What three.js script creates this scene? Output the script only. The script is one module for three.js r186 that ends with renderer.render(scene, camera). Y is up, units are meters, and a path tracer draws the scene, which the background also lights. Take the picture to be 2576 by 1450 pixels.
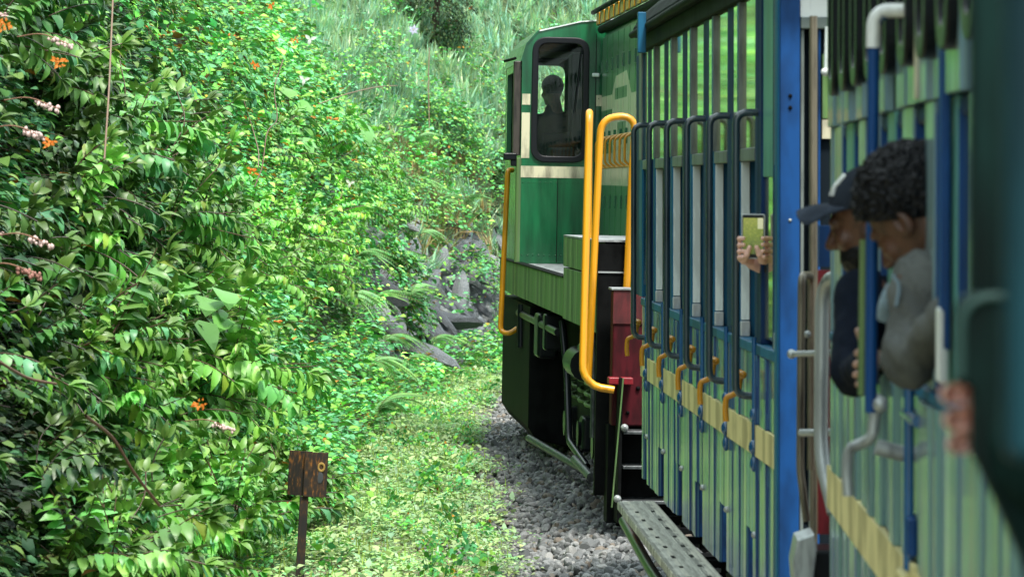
import * as THREE from 'three';
import { mergeGeometries, mergeVertices } from 'three/addons/utils/BufferGeometryUtils.js';
import { RoundedBoxGeometry } from 'three/addons/geometries/RoundedBoxGeometry.js';
import { MarchingCubes } from 'three/addons/objects/MarchingCubes.js';
import { ImprovedNoise } from 'three/addons/math/ImprovedNoise.js';

// ---------------------------------------------------------------- camera, sky, sun, exposure
const scene = new THREE.Scene();
const EYE = 2.15, PITCH = 0.026844;                       // eye height above the rail bed, downward tilt (radians)
const camera = new THREE.PerspectiveCamera(9.087, 1024 / 576, 0.1, 600);
camera.position.set(0, EYE, 0);
camera.rotation.set(-PITCH, 0, 0);
camera.focus = 25; camera.userData.fStop = 9;
const renderer = new THREE.WebGLRenderer({ antialias: true });
renderer.toneMapping = THREE.LinearToneMapping;
renderer.toneMappingExposure = 2.1;
renderer.shadowMap.enabled = true;
const noise = new ImprovedNoise();
{ // one bright overcast sky
  const w = 256, h = 128, d = new Float32Array(w * h * 4);
  for (let y = 0; y < h; y++) for (let x = 0; x < w; x++) {
    const el = (y + 0.5) / h * 2 - 1, a = x / w * Math.PI * 2, ce = Math.sqrt(Math.max(0, 1 - el * el));
    const n = noise.noise(Math.cos(a) * ce * 2.2 + 7, el * 3, Math.sin(a) * ce * 2.2) + 0.5 * noise.noise(Math.cos(a) * ce * 5, el * 6 + 3, Math.sin(a) * ce * 5);
    const up = Math.max(0, el), v = (0.72 + 0.36 * up) * (1 + 0.12 * n), i = (y * w + x) * 4;
    const k = el < 0 ? 0.35 : 1;
    d[i] = v * 0.85 * k; d[i + 1] = v * 1.0 * k; d[i + 2] = v * 1.03 * k; d[i + 3] = 1;
  }
  const t = new THREE.DataTexture(d, w, h, THREE.RGBAFormat, THREE.FloatType);
  t.mapping = THREE.EquirectangularReflectionMapping; t.magFilter = THREE.LinearFilter; t.minFilter = THREE.LinearFilter; t.needsUpdate = true;
  scene.background = t; scene.environment = t;
}
const sun = new THREE.DirectionalLight(new THREE.Color(1, 0.96, 0.88), 3.2);
sun.position.set(7, 34, -8); sun.target.position.set(0, 0, -25);
sun.castShadow = true; sun.shadow.radius = 24; sun.shadow.mapSize.set(2048, 2048);
Object.assign(sun.shadow.camera, { left: -35, right: 35, top: 45, bottom: -45, near: 1, far: 120 });
scene.add(sun, sun.target);

// ---------------------------------------------------------------- helpers
function rng(a) { return () => { a |= 0; a = a + 0x6D2B79F5 | 0; let t = Math.imul(a ^ a >>> 15, 1 | a); t = t + Math.imul(t ^ t >>> 7, 61 | t) ^ t; return ((t ^ t >>> 14) >>> 0) / 4294967296; }; }
const FPX = 9123;                                          // focal length for a picture 2576 wide
const V = (x, y, z) => new THREE.Vector3(x, y, z);
function at(x, y, D) {                                     // the point seen at a picture position, D metres ahead
  const dx = (x - 1288) / FPX, dy = -(y - 725) / FPX, c = Math.cos(PITCH), s = Math.sin(PITCH);
  const yy = dy * c - s, zz = -dy * s - c, k = D / -zz;
  return V(dx * k, EYE + yy * k, -D);
}
const lerp = (a, b, t) => a + (b - a) * t, clamp = (v, a, b) => Math.min(b, Math.max(a, v));
const smooth = (a, b, v) => { const t = clamp((v - a) / (b - a), 0, 1); return t * t * (3 - 2 * t); };
function prep(g) {                                         // position, normal, uv only, not indexed
  let o = g.index ? g.toNonIndexed() : g;
  for (const k of Object.keys(o.attributes)) if (!['position', 'normal', 'uv'].includes(k)) o.deleteAttribute(k);
  if (!o.attributes.normal) o.computeVertexNormals();
  if (!o.attributes.uv) o.setAttribute('uv', new THREE.BufferAttribute(new Float32Array(o.attributes.position.count * 2), 2));
  return o;
}
function boxUV(g) {                                        // uv in metres by the face's main direction
  const p = g.attributes.position, n = g.attributes.normal, u = g.attributes.uv;
  for (let i = 0; i < p.count; i++) {
    const ax = Math.abs(n.getX(i)), ay = Math.abs(n.getY(i)), az = Math.abs(n.getZ(i));
    if (ay > ax && ay > az) u.setXY(i, p.getX(i), p.getZ(i)); else if (ax > az) u.setXY(i, p.getZ(i), p.getY(i)); else u.setXY(i, p.getX(i), p.getY(i));
  }
  return g;
}
const used = new Map();
function numbered(name) { const k = used.get(name) ?? 0; used.set(name, k + 1); return k ? name + '_' + String(k).padStart(3, '0') : name; }
function mesh(name, geos, m, parent = scene, keepUV = false) {
  const list = (Array.isArray(geos) ? geos : [geos]).map(prep);
  let g = list.length > 1 ? mergeGeometries(list) : list[0];
  if (!keepUV) boxUV(g);
  const o = new THREE.Mesh(g, m); o.name = parent === scene ? numbered(name) : name; o.castShadow = o.receiveShadow = true; parent.add(o);
  return o;
}
const each = (name, geos, m, parent) => geos.map((g) => mesh(name, g, m, parent));   // alike pieces, one mesh each
function thing(name, label, category, pos = [0, 0, 0], turn = 0, group) {
  const o = new THREE.Group(); o.name = numbered(name); o.position.set(...pos); o.rotation.y = turn; o.userData = { label, category };
  if (group) o.userData.group = group;
  scene.add(o); return o;
}
function tag(o, label, category, group) { o.userData = { label, category }; if (group) o.userData.group = group; return o; }
const kind = (o, k) => { o.userData.kind = k; return o; };
function box(x0, x1, y0, y1, z0, z1, r = 0) {
  const w = Math.abs(x1 - x0), h = Math.abs(y1 - y0), d = Math.abs(z1 - z0);
  const g = r ? new RoundedBoxGeometry(w, h, d, 1, Math.min(r, w / 2.2, h / 2.2, d / 2.2)) : new THREE.BoxGeometry(w, h, d);
  return prep(g).translate((x0 + x1) / 2, (y0 + y1) / 2, (z0 + z1) / 2);
}
function tube(pts, r, seg = 0, sides = 10, closed = false, tension = 0) {
  const P = pts.map((p) => p.isVector3 ? p : V(...p));
  let curve;
  if (tension) curve = new THREE.CatmullRomCurve3(P, closed, 'catmullrom', tension);
  else curve = roundedPath(P, r * 2.6);
  return new THREE.TubeGeometry(curve, seg || P.length * 6, r, sides, closed);
}
function roundedPath(P, rad) {                             // straight runs with rounded bends
  const path = new THREE.CurvePath();
  let last = P[0];
  for (let i = 1; i < P.length - 1; i++) {
    const a = P[i].clone().sub(P[i - 1]), b = P[i + 1].clone().sub(P[i]), la = a.length(), lb = b.length(), R = Math.min(rad, la * 0.48, lb * 0.48);
    const p0 = P[i].clone().addScaledVector(a, -R / la), p1 = P[i].clone().addScaledVector(b, R / lb);
    path.add(new THREE.LineCurve3(last, p0)); path.add(new THREE.QuadraticBezierCurve3(p0, P[i].clone(), p1)); last = p1;
  }
  path.add(new THREE.LineCurve3(last, P[P.length - 1]));
  return path;
}
function bend(P, rad) { return roundedPath(P.map((p) => p.isVector3 ? p : V(...p)), rad); }
const bent = (P, r, rad, seg = 40, sides = 10) => new THREE.TubeGeometry(bend(P, rad), seg, r, sides);
function rod(a, b, r0, r1 = r0, sides = 10) {
  const A = a.isVector3 ? a : V(...a), B = b.isVector3 ? b : V(...b), d = B.clone().sub(A), g = new THREE.CylinderGeometry(r1, r0, d.length(), sides);
  g.applyQuaternion(new THREE.Quaternion().setFromUnitVectors(V(0, 1, 0), d.clone().normalize()));
  return prep(g).translate(...A.clone().add(B).multiplyScalar(0.5).toArray());
}
function ball(p, r, sx = 1, sy = 1, sz = 1) { const P = p.isVector3 ? p : V(...p); return prep(new THREE.SphereGeometry(r, 12, 9)).scale(sx, sy, sz).translate(P.x, P.y, P.z); }
function extrude(shape, depth, bevel = 0) { return prep(new THREE.ExtrudeGeometry(shape, { depth, bevelEnabled: !!bevel, bevelSize: bevel, bevelThickness: bevel, bevelSegments: 2, curveSegments: 8 })); }
function roundRect(x0, x1, y0, y1, r, Cls = THREE.Shape) {
  const s = new Cls(); s.moveTo(x0 + r, y0); s.lineTo(x1 - r, y0); s.quadraticCurveTo(x1, y0, x1, y0 + r); s.lineTo(x1, y1 - r); s.quadraticCurveTo(x1, y1, x1 - r, y1);
  s.lineTo(x0 + r, y1); s.quadraticCurveTo(x0, y1, x0, y1 - r); s.lineTo(x0, y0 + r); s.quadraticCurveTo(x0, y0, x0 + r, y0); return s;
}

// ---------------------------------------------------------------- textures and materials
const lin = (r, g, b) => new THREE.Color().setRGB(r, g, b);
function canvas(w, h, draw, rep = [1, 1], srgb = true) {
  const c = document.createElement('canvas'); c.width = w; c.height = h; draw(c.getContext('2d'), w, h);
  const t = new THREE.CanvasTexture(c); t.wrapS = t.wrapT = THREE.RepeatWrapping; t.repeat.set(...rep); if (srgb) t.colorSpace = THREE.SRGBColorSpace; return t;
}
function fbmTex(w, h, fx, fy, map, rep, srgb = true, seed = 0) {   // map(n in -1..1, x, y) -> [r,g,b] bytes; tiles by mirroring
  const d = new Uint8Array(w * h * 4);
  for (let y = 0; y < h; y++) for (let x = 0; x < w; x++) {
    let n = 0, a = 0.55, f = 1; for (let o = 0; o < 5; o++) { n += a * noise.noise(x / w * fx * f + seed, y / h * fy * f + 3.3 + o, seed * 1.7 + o * 5.1); a *= 0.55; f *= 2.1; }
    const c = map(n * 1.5, x, y), i = (y * w + x) * 4; d[i] = c[0]; d[i + 1] = c[1]; d[i + 2] = c[2]; d[i + 3] = 255;
  }
  const t = new THREE.DataTexture(d, w, h, THREE.RGBAFormat); t.magFilter = THREE.LinearFilter; t.minFilter = THREE.LinearFilter; t.wrapS = t.wrapT = THREE.MirroredRepeatWrapping; t.repeat.set(...rep);
  if (srgb) t.colorSpace = THREE.SRGBColorSpace; t.needsUpdate = true; return t;
}
const mix3 = (a, b, t) => [lerp(a[0], b[0], t), lerp(a[1], b[1], t), lerp(a[2], b[2], t)];
const mat = (c, rough = 0.6, o = {}) => new THREE.MeshPhysicalMaterial({ color: c, roughness: rough, ...o });
// grime: grey multiplier, mostly near white, with blotches and streaks
const grime = (rep, lo = 150, seed = 1, fx = 6, fy = 3) => fbmTex(256, 256, fx, fy, (n) => { const v = clamp(235 + n * 110, lo, 255); return [v, v, v * 0.99]; }, rep, true, seed);
const roughTex = (rep, a = 90, b = 190, seed = 4) => fbmTex(256, 256, 8, 4, (n) => { const v = clamp(lerp(a, b, 0.5 + n * 0.8), 0, 255); return [v, v, v]; }, rep, false, seed);
// vertical colour streaks (faded paint and wood; the coach greens paint in the bank's reflection)
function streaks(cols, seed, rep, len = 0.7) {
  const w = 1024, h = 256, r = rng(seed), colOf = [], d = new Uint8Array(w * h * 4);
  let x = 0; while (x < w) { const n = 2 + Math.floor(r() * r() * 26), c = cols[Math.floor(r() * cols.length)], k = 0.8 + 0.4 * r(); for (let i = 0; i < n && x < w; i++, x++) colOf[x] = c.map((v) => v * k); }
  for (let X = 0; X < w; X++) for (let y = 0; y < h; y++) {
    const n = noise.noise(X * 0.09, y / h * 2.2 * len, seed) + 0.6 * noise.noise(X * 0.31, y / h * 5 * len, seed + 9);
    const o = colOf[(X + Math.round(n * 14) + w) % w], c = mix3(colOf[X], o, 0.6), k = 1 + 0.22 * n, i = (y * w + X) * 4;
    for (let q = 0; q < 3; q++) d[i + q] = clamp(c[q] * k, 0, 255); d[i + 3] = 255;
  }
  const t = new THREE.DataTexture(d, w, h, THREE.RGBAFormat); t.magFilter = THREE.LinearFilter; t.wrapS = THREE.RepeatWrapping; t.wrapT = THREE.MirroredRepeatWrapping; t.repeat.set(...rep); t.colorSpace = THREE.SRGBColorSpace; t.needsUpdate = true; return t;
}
const gloss = { clearcoat: 0.6, clearcoatRoughness: 0.1 };
const M = {
  board: mat(lin(0.66, 0.7, 0.74), 0.42, { map: streaks([[36, 106, 148], [112, 156, 128], [152, 174, 128], [20, 82, 152], [104, 150, 152], [172, 178, 156], [62, 128, 142], [140, 168, 134], [14, 62, 126], [124, 158, 170]], 11, [0.3, 0.45]), ...gloss }),  // green streaks paint the bank's reflection into blue boards
  board2: mat(lin(0.55, 0.6, 0.64), 0.42, { map: streaks([[88, 146, 150], [132, 170, 158], [130, 150, 162], [46, 110, 148], [154, 166, 172], [132, 166, 150], [72, 112, 162], [26, 80, 144], [146, 156, 168]], 23, [0.22, 0.4]), ...gloss }),  // pale greens streaked over the blue as the reflected bank
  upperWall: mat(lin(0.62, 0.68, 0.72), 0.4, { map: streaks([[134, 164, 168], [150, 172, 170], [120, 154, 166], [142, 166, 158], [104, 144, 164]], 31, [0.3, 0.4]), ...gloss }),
  band: mat(lin(0.72, 0.64, 0.32), 0.65, { map: grime([0.6, 0.8], 205, 41, 8, 3), specularIntensity: 0.25 }),
  blue: mat(lin(0.004, 0.058, 0.215), 0.5, { map: grime([0.9, 0.7], 165, 3), specularIntensity: 0.6 }),
  blueDark: mat(lin(0.004, 0.03, 0.11), 0.55, { map: grime([1.2, 0.5], 120, 5), specularIntensity: 0.4 }),
  blueTeal: mat(lin(0.01, 0.12, 0.24), 0.5, { map: grime([1.2, 0.5], 150, 6), specularIntensity: 0.6 }),
  teal: mat(lin(0.09, 0.3, 0.26), 0.45, { map: grime([2, 0.5], 150, 7), clearcoat: 0.3, clearcoatRoughness: 0.3 }),
  rail: mat(lin(0.03, 0.055, 0.07), 0.25, { map: grime([3, 1], 130, 8), clearcoat: 0.8, clearcoatRoughness: 0.12 }),
  railBlue: mat(lin(0.012, 0.1, 0.26), 0.25, { map: grime([3, 1], 150, 9), clearcoat: 0.8, clearcoatRoughness: 0.12 }),
  jamb: mat(lin(0.82, 0.9, 0.9), 0.45, { map: grime([3, 1.2], 225, 10) }),
  jambGrey: mat(lin(0.16, 0.19, 0.18), 0.5, { map: grime([3, 1.2], 140, 12) }),
  white: mat(lin(0.88, 0.9, 0.9), 0.35, { map: grime([2, 1.2], 190, 13), clearcoat: 0.3, clearcoatRoughness: 0.2 }),
  silver: mat(lin(0.42, 0.45, 0.45), 0.35, { map: grime([4, 1.5], 110, 14), metalness: 0.3 }),
  bronze: mat(lin(0.2, 0.175, 0.13), 0.35, { map: grime([5, 1.5], 70, 15), metalness: 0.3 }),
  glass: mat(lin(0.42, 0.43, 0.15), 0.06, { map: grime([1.5, 0.8], 170, 16), clearcoat: 1, clearcoatRoughness: 0.05, ior: 1.52 }),
  inside: mat(lin(0.008, 0.013, 0.018), 0.9, { specularIntensity: 0.15 }), black: mat(lin(0.006, 0.0065, 0.007), 0.6, { map: grime([2, 2], 110, 17), specularIntensity: 0.12 }),
  blackGloss: mat(lin(0.006, 0.008, 0.01), 0.3, { specularIntensity: 0.45 }), rubber: mat(lin(0.006, 0.007, 0.01), 0.45, { specularIntensity: 0.6 }),
  yellow: mat(lin(0.72, 0.31, 0.006), 0.42, { map: grime([2, 0.5], 215, 18, 9, 3), clearcoat: 0.35, clearcoatRoughness: 0.25 }),
  red: mat(lin(0.062, 0.0035, 0.008), 0.6, { specularIntensity: 0.4, map: grime([2.5, 1.6], 110, 19) }), redBright: mat(lin(0.24, 0.008, 0.016), 0.45, { map: grime([2.5, 1.6], 150, 19) }),
  green: mat(lin(0.009, 0.135, 0.05), 0.36, { map: fbmTex(512, 256, 26, 3, (n, x, y) => { const v = clamp(222 + n * 62 + 26 * noise.noise(x * 0.02, y * 0.03, 9), 120, 255); return [v, v, v]; }, [0.4, 0.45], true, 20), clearcoat: 0.5, clearcoatRoughness: 0.25, roughnessMap: roughTex([0.7, 0.7]) }),
  sill: mat(lin(1, 1, 1), 0.6, { map: streaks([[92, 128, 66], [112, 146, 84], [78, 112, 60], [122, 140, 96], [70, 92, 58]], 52, [0.7, 0.7]) }),
  deck: mat(lin(0.3, 0.32, 0.34), 0.5, { map: grime([2, 2], 130, 21) }), roof: mat(lin(0.02, 0.027, 0.025), 0.8, { specularIntensity: 0.1, map: grime([1.5, 1.5], 100, 22) }), roofDark: mat(lin(0.015, 0.023, 0.02), 0.7, { specularIntensity: 0.15, map: grime([1.5, 1.5], 100, 22) }),
  cream: mat(lin(0.62, 0.58, 0.42), 0.5, { map: grime([2, 1], 140, 24) }),
  steel: mat(lin(0.12, 0.13, 0.14), 0.4, { metalness: 0.6, map: grime([4, 4], 110, 25) }),
};
// ---------------------------------------------------------------- the ground: bank, verge, ballast
const footC = new THREE.CatmullRomCurve3([[-3.6, 0], [-2.95, 6], [-2.45, 12], [-1.95, 18], [-1.68, 22], [-1.42, 30], [-1.15, 37.5], [-0.7, 43.5], [0.45, 49.5], [3, 55], [8, 60], [17, 65], [32, 70]].map(([x, d]) => V(x, 0, -d)), false, 'centripetal');
footC.arcLengthDivisions = 400;
const FL = footC.getLength();
const footP = [], footN = [];                              // sampled every 0.1 m along the foot
for (let i = 0; i <= FL * 10; i++) { const u = clamp(i / (FL * 10), 0, 1), p = footC.getPointAt(u), t = footC.getTangentAt(u); footP.push(p); footN.push(V(t.z, 0, -t.x).normalize()); }  // to the left of travel
const zAt = footP.map((p) => -p.z);
function bankRaw(a, t, target = V(0, 0, 0)) {              // a: metres along the foot, t: metres up the face
  const i = clamp(a * 10, 0, footP.length - 1.001), k = Math.floor(i), f = i - k, p = footP[k], q = footP[k + 1], n = footN[k];
  const far = smooth(38, 50, a), toe = 0.5, steep = lerp(1.24, 0.92, far), up = lerp(0.9, 0.8, far);
  let o, h;
  if (t < toe) { o = t * 0.72; h = t * 0.69; }
  else if (t < 4.4) { o = toe * 0.72 + (t - toe) * Math.cos(steep); h = toe * 0.69 + (t - toe) * Math.sin(steep); }
  else { o = toe * 0.72 + 3.9 * Math.cos(steep) + (t - 4.4) * Math.cos(up); h = toe * 0.69 + 3.9 * Math.sin(steep) + (t - 4.4) * Math.sin(up); }
  const rk = smooth(33, 37, a) * (1 - smooth(53, 60, a)) * smooth(0.2, 0.8, t) * (1 - smooth(2.2, 3.2, t));
  const nz = 0.2 * noise.noise(a * 0.45, t * 0.5, 1.3) + 0.1 * noise.noise(a * 1.3, t * 1.3, 4.1) + rk * (0.3 * Math.abs(noise.noise(a * 1.7 + t * 0.8, t * 2.6, 8.8)) + 0.18 * Math.abs(noise.noise(a * 4.4 + t * 2, t * 5.5, 2.8)) + 0.04 * noise.noise(a * 11, t * 14, 6.6));
  o -= nz * Math.min(1, t * 1.2);
  return target.set(lerp(p.x, q.x, f) + n.x * o, h - 0.06, lerp(p.z, q.z, f) + n.z * o);
}
function bankFrame(a, t) {
  const p = bankRaw(a, t), u = bankRaw(a + 0.12, t).sub(p), w = bankRaw(a, t + 0.12).sub(p), n = u.clone().cross(w).normalize();
  if (n.y < -0.1 || n.dot(V(footN[clamp(Math.round(a * 10), 0, footN.length - 1)].x, 0, footN[clamp(Math.round(a * 10), 0, footN.length - 1)].z)) > 0) n.negate();
  return { p, n, along: u.normalize(), up: w.normalize() };
}
const project = (p) => { const c = Math.cos(PITCH), s = Math.sin(PITCH), zz = -p.z * c - (p.y - EYE) * s, yy = (p.y - EYE) * c - p.z * s; return [1288 + FPX * p.x / zz, 725 - FPX * yy / zz]; };
// dark hollows in the foliage, as places on the bank; their shade is tinted into the leaves
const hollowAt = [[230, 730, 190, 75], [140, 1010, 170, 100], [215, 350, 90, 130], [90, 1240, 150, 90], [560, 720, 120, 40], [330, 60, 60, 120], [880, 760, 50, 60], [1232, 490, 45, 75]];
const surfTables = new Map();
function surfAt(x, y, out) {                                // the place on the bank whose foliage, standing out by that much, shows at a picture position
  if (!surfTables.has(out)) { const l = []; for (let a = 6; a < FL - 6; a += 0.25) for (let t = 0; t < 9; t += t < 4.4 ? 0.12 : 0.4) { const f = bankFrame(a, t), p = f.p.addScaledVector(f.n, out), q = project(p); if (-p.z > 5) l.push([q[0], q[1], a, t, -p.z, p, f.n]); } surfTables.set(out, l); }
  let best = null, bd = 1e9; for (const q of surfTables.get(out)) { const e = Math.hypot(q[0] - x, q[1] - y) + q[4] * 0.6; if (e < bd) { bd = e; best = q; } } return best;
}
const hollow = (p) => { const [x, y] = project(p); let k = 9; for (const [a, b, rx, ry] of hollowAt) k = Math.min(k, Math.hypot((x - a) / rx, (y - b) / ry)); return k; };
const rockish = (a, t) => { const n = noise.noise(a * 0.5, t * 0.8, 31.5) * 0.9; return smooth(36.5, 39.5, a) * (1 - smooth(52, 58, a)) * smooth(0.1, 0.5, t) * (1 - smooth(1.9 + n * 0.6, 2.5 + n * 0.6, t)); };
{
  const A = Math.floor(FL / 0.14), T = 130, pos = [], uv = [], idx = [], col = [], p = V(0, 0, 0);
  const tOf = (j) => j < 90 ? j * 0.05 : 4.5 + (j - 90) * 0.32;
  for (let i = 0; i <= A; i++) for (let j = 0; j <= T; j++) {
    const a = i / A * (FL - 0.3), t = tOf(j); bankRaw(a, t, p); pos.push(p.x, p.y, p.z); uv.push(a, t);
    const r = rockish(a, t), n = noise.noise(a * 3, t * 3, 5) * 0.5 + 0.5, n2 = noise.noise(a * 7, t * 9, 15) * 0.5 + 0.5;
    const soil = mix3([0.035, 0.028, 0.014], [0.03, 0.05, 0.014], n), grass = mix3([0.07, 0.12, 0.04], [0.1, 0.13, 0.055], n), rock = mix3([0.08, 0.09, 0.105], [0.36, 0.38, 0.41], n2 * n2);
    const c = mix3(mix3(soil, grass, smooth(40, 52, a) * smooth(2, 3, t)), rock, r); col.push(...c);
  }
  for (let i = 0; i < A; i++) for (let j = 0; j < T; j++) { const k = i * (T + 1) + j; idx.push(k, k + 1, k + T + 1, k + 1, k + T + 2, k + T + 1); }
  const g = new THREE.BufferGeometry(); g.setAttribute('position', new THREE.Float32BufferAttribute(pos, 3)); g.setAttribute('uv', new THREE.Float32BufferAttribute(uv, 2)); g.setAttribute('color', new THREE.Float32BufferAttribute(col, 3)); g.setIndex(idx); g.computeVertexNormals();
  const o = new THREE.Mesh(g, mat(lin(1, 1, 1), 0.75, { vertexColors: true, map: grime([0.9, 0.9], 90, 33, 12, 12), bumpMap: fbmTex(512, 512, 22, 22, (n) => { const v = clamp(128 + n * 120, 0, 255); return [v, v, v]; }, [0.5, 0.5], false, 6), bumpScale: 0.05 }));
  o.name = 'hillside'; o.receiveShadow = o.castShadow = true; kind(o, 'structure'); scene.add(o);
}
// picture position -> place on the bank (nearest of a sampled table, front-most)
const table = [];
for (let a = 4; a < FL - 6; a += 0.2) for (let t = 0; t < 12; t += t < 4.4 ? 0.1 : 0.3) { const p = bankRaw(a, t); const d = -p.z, c = Math.cos(PITCH), s = Math.sin(PITCH), y0 = p.y - EYE, zz = d * c - y0 * s, yy = y0 * c + d * s; if (zz > 3) table.push([1288 + FPX * p.x / zz, 725 - FPX * yy / zz, a, t, d]); }
function bankAt(x, y) { let best = null, bd = 1e9; for (const q of table) { const e = Math.hypot(q[0] - x, q[1] - y) + q[4] * 0.5; if (e < bd) { bd = e; best = q; } } return best; }

const edgeC = [[-0.4, 0], [0.05, 14], [-0.1, 20.2], [-0.22, 26], [-0.36, 32.7], [-0.15, 42.6], [1, 55], [5, 62], [16, 70]];   // left edge of the ballast
const edgeX = (d) => { for (let i = 0; i < edgeC.length - 1; i++) if (d <= edgeC[i + 1][1]) { const t = clamp((d - edgeC[i][1]) / (edgeC[i + 1][1] - edgeC[i][1]), 0, 1); return lerp(edgeC[i][0], edgeC[i + 1][0], t * t * (3 - 2 * t)); } return 16; };
const footX = (d) => { let k = 0; while (k < zAt.length - 1 && zAt[k] < d) k++; return footP[k].x; };
const groundTex = fbmTex(512, 512, 14, 14, (n) => mix3([110, 104, 84], [142, 142, 110], clamp(0.5 + n, 0, 1)), [0.4, 0.4], true, 3);
{ // wide ground, then the verge and the ballast as sheets above it
  const g = new THREE.PlaneGeometry(500, 500, 1, 1).rotateX(-Math.PI / 2).translate(0, -0.12, -120);
  const o = mesh('ground', g, mat(lin(0.8, 0.8, 0.8), 0.9, { map: groundTex })); kind(o, 'structure');
  const strip = (x0, x1, yf, name, m, step, cols) => {
    const pos = [], uv = [], idx = [], R = Math.floor(70 / step);
    for (let i = 0; i <= R; i++) for (let j = 0; j <= cols; j++) { const d = i * step, x = lerp(x0(d), x1(d), j / cols); pos.push(x, yf(x, d), -d); uv.push(x, d); }
    for (let i = 0; i < R; i++) for (let j = 0; j < cols; j++) { const k = i * (cols + 1) + j; idx.push(k, k + 1, k + cols + 1, k + 1, k + cols + 2, k + cols + 1); }
    const s = new THREE.BufferGeometry(); s.setAttribute('position', new THREE.Float32BufferAttribute(pos, 3)); s.setAttribute('uv', new THREE.Float32BufferAttribute(uv, 2)); s.setIndex(idx); s.computeVertexNormals();
    const o2 = new THREE.Mesh(s, m); o2.name = name; o2.receiveShadow = true; kind(o2, 'structure'); scene.add(o2); return o2;
  };
  strip((d) => footX(d) - 0.7, (d) => edgeX(d) + 0.25, (x, d) => -0.09 + 0.05 * noise.noise(x * 1.5, d * 0.9, 3) + 0.02 * noise.noise(x * 6, d * 5, 2), 'verge', mat(lin(1, 1, 1), 0.9, { map: groundTex }), 0.2, 24);
  const bed = strip((d) => edgeX(d) - 0.1, (d) => edgeX(d) + 4.6, ballastY, 'ballast_bed', mat(lin(0.09, 0.09, 0.09), 0.9, { map: grime([3, 3], 60, 44, 20, 20), bumpMap: fbmTex(512, 512, 40, 40, (n) => { const v = clamp(128 + n * 127, 0, 255); return [v, v, v]; }, [0.7, 0.7], false, 16), bumpScale: 0.04 }), 0.14, 40);
  // ballast stones: the nearest ones singly, the mass behind them as one
  const r = rng(77), vars = [];
  for (let k = 0; k < 6; k++) {
    const s = mergeVertices(new THREE.IcosahedronGeometry(1, 1).deleteAttribute('uv').deleteAttribute('normal')), p = s.attributes.position, q = V(0, 0, 0);
    const cuts = []; for (let c = 0; c < 7; c++) cuts.push([V(r() - 0.5, r() - 0.5, r() - 0.5).normalize(), 0.55 + 0.3 * r()]);
    for (let i = 0; i < p.count; i++) { q.fromBufferAttribute(p, i); for (const [n, h] of cuts) { const d = q.dot(n); if (d > h) q.addScaledVector(n, h - d); } p.setXYZ(i, q.x * 1.25, q.y * 0.8, q.z); }
    const f = s.toNonIndexed(); f.computeVertexNormals(); f.setAttribute('uv', new THREE.BufferAttribute(new Float32Array(f.attributes.position.count * 2), 2)); vars.push(boxUV(f));
  }
  { // angular rock pieces standing out of the cut face
    const rr = rng(612), rm = [[0.24, 0.26, 0.29], [0.34, 0.36, 0.39], [0.14, 0.155, 0.18], [0.42, 0.44, 0.46]].map((c) => mat(lin(...c), 0.6, { map: grime([2, 2], 90, 47, 9, 14), bumpMap: grime([3, 3], 60, 48, 14, 14), bumpScale: 0.02 })), hs = scene.getObjectByName('hillside');
    for (let k = 0; k < 1600 && hs.children.length < 230; k++) { const a = 34.5 + 20 * rr(), t = 0.05 + 2.8 * rr(); if (rockish(a, t) < 0.4) continue; const f = bankFrame(a, t), o = new THREE.Mesh(vars[k % 6], rm[Math.floor(rr() * 4)]), s = 0.1 + 0.24 * rr() * rr(); o.name = 'rock'; o.castShadow = o.receiveShadow = true; o.position.copy(f.p).addScaledVector(f.n, 0.05); o.quaternion.setFromRotationMatrix(new THREE.Matrix4().makeBasis(f.along, f.up, f.n)); o.rotateZ(0.9 + (rr() - 0.5) * 0.5); o.rotateX((rr() - 0.5) * 0.6); o.scale.set(s * 2.0, s * 0.75, s * 0.55); hs.add(o); } }
  const tones = [[0.22, 0.222, 0.228], [0.14, 0.145, 0.15], [0.31, 0.305, 0.3], [0.2, 0.165, 0.135], [0.09, 0.095, 0.1], [0.18, 0.188, 0.195]].map((c) => mat(lin(...c), 0.72, { map: grime([9, 9], 120, 46) }));
  const stones = [];
  for (let k = 0; k < 42000; k++) {
    const d = 17 + 30 * Math.pow(r(), 1.25), lat = -0.6 + 3.0 * Math.pow(r(), 1.15), x = edgeX(d) + lat;
    if (lat < 0.15 && r() > 0.12 + (lat + 0.25) * 2.2 + 1.3 * noise.noise(x * 2, d * 1.1, 9)) continue;
    const s = 0.017 + 0.02 * r() * r() + (r() < 0.04 ? 0.013 : 0);
    stones.push([d, x, s, k % 6, Math.floor(r() * r() * 6), [r() * 6.3, r() * 6.3, r() * 6.3], s * (0.15 + 0.75 * r())]);
  }
  stones.sort((a, b) => (a[0] - a[2] * 90) - (b[0] - b[2] * 90));
  const inView = (q) => { const px = 1288 + FPX * q[1] / q[0], py = 480 + FPX * EYE / q[0]; return px > 1230 && px < 1560 && py < 1447; };
  const q4 = new THREE.Quaternion(), e = new THREE.Euler(), mm = new THREE.Matrix4(), rest = [[], [], [], [], [], []];
  let near = 0;
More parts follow.
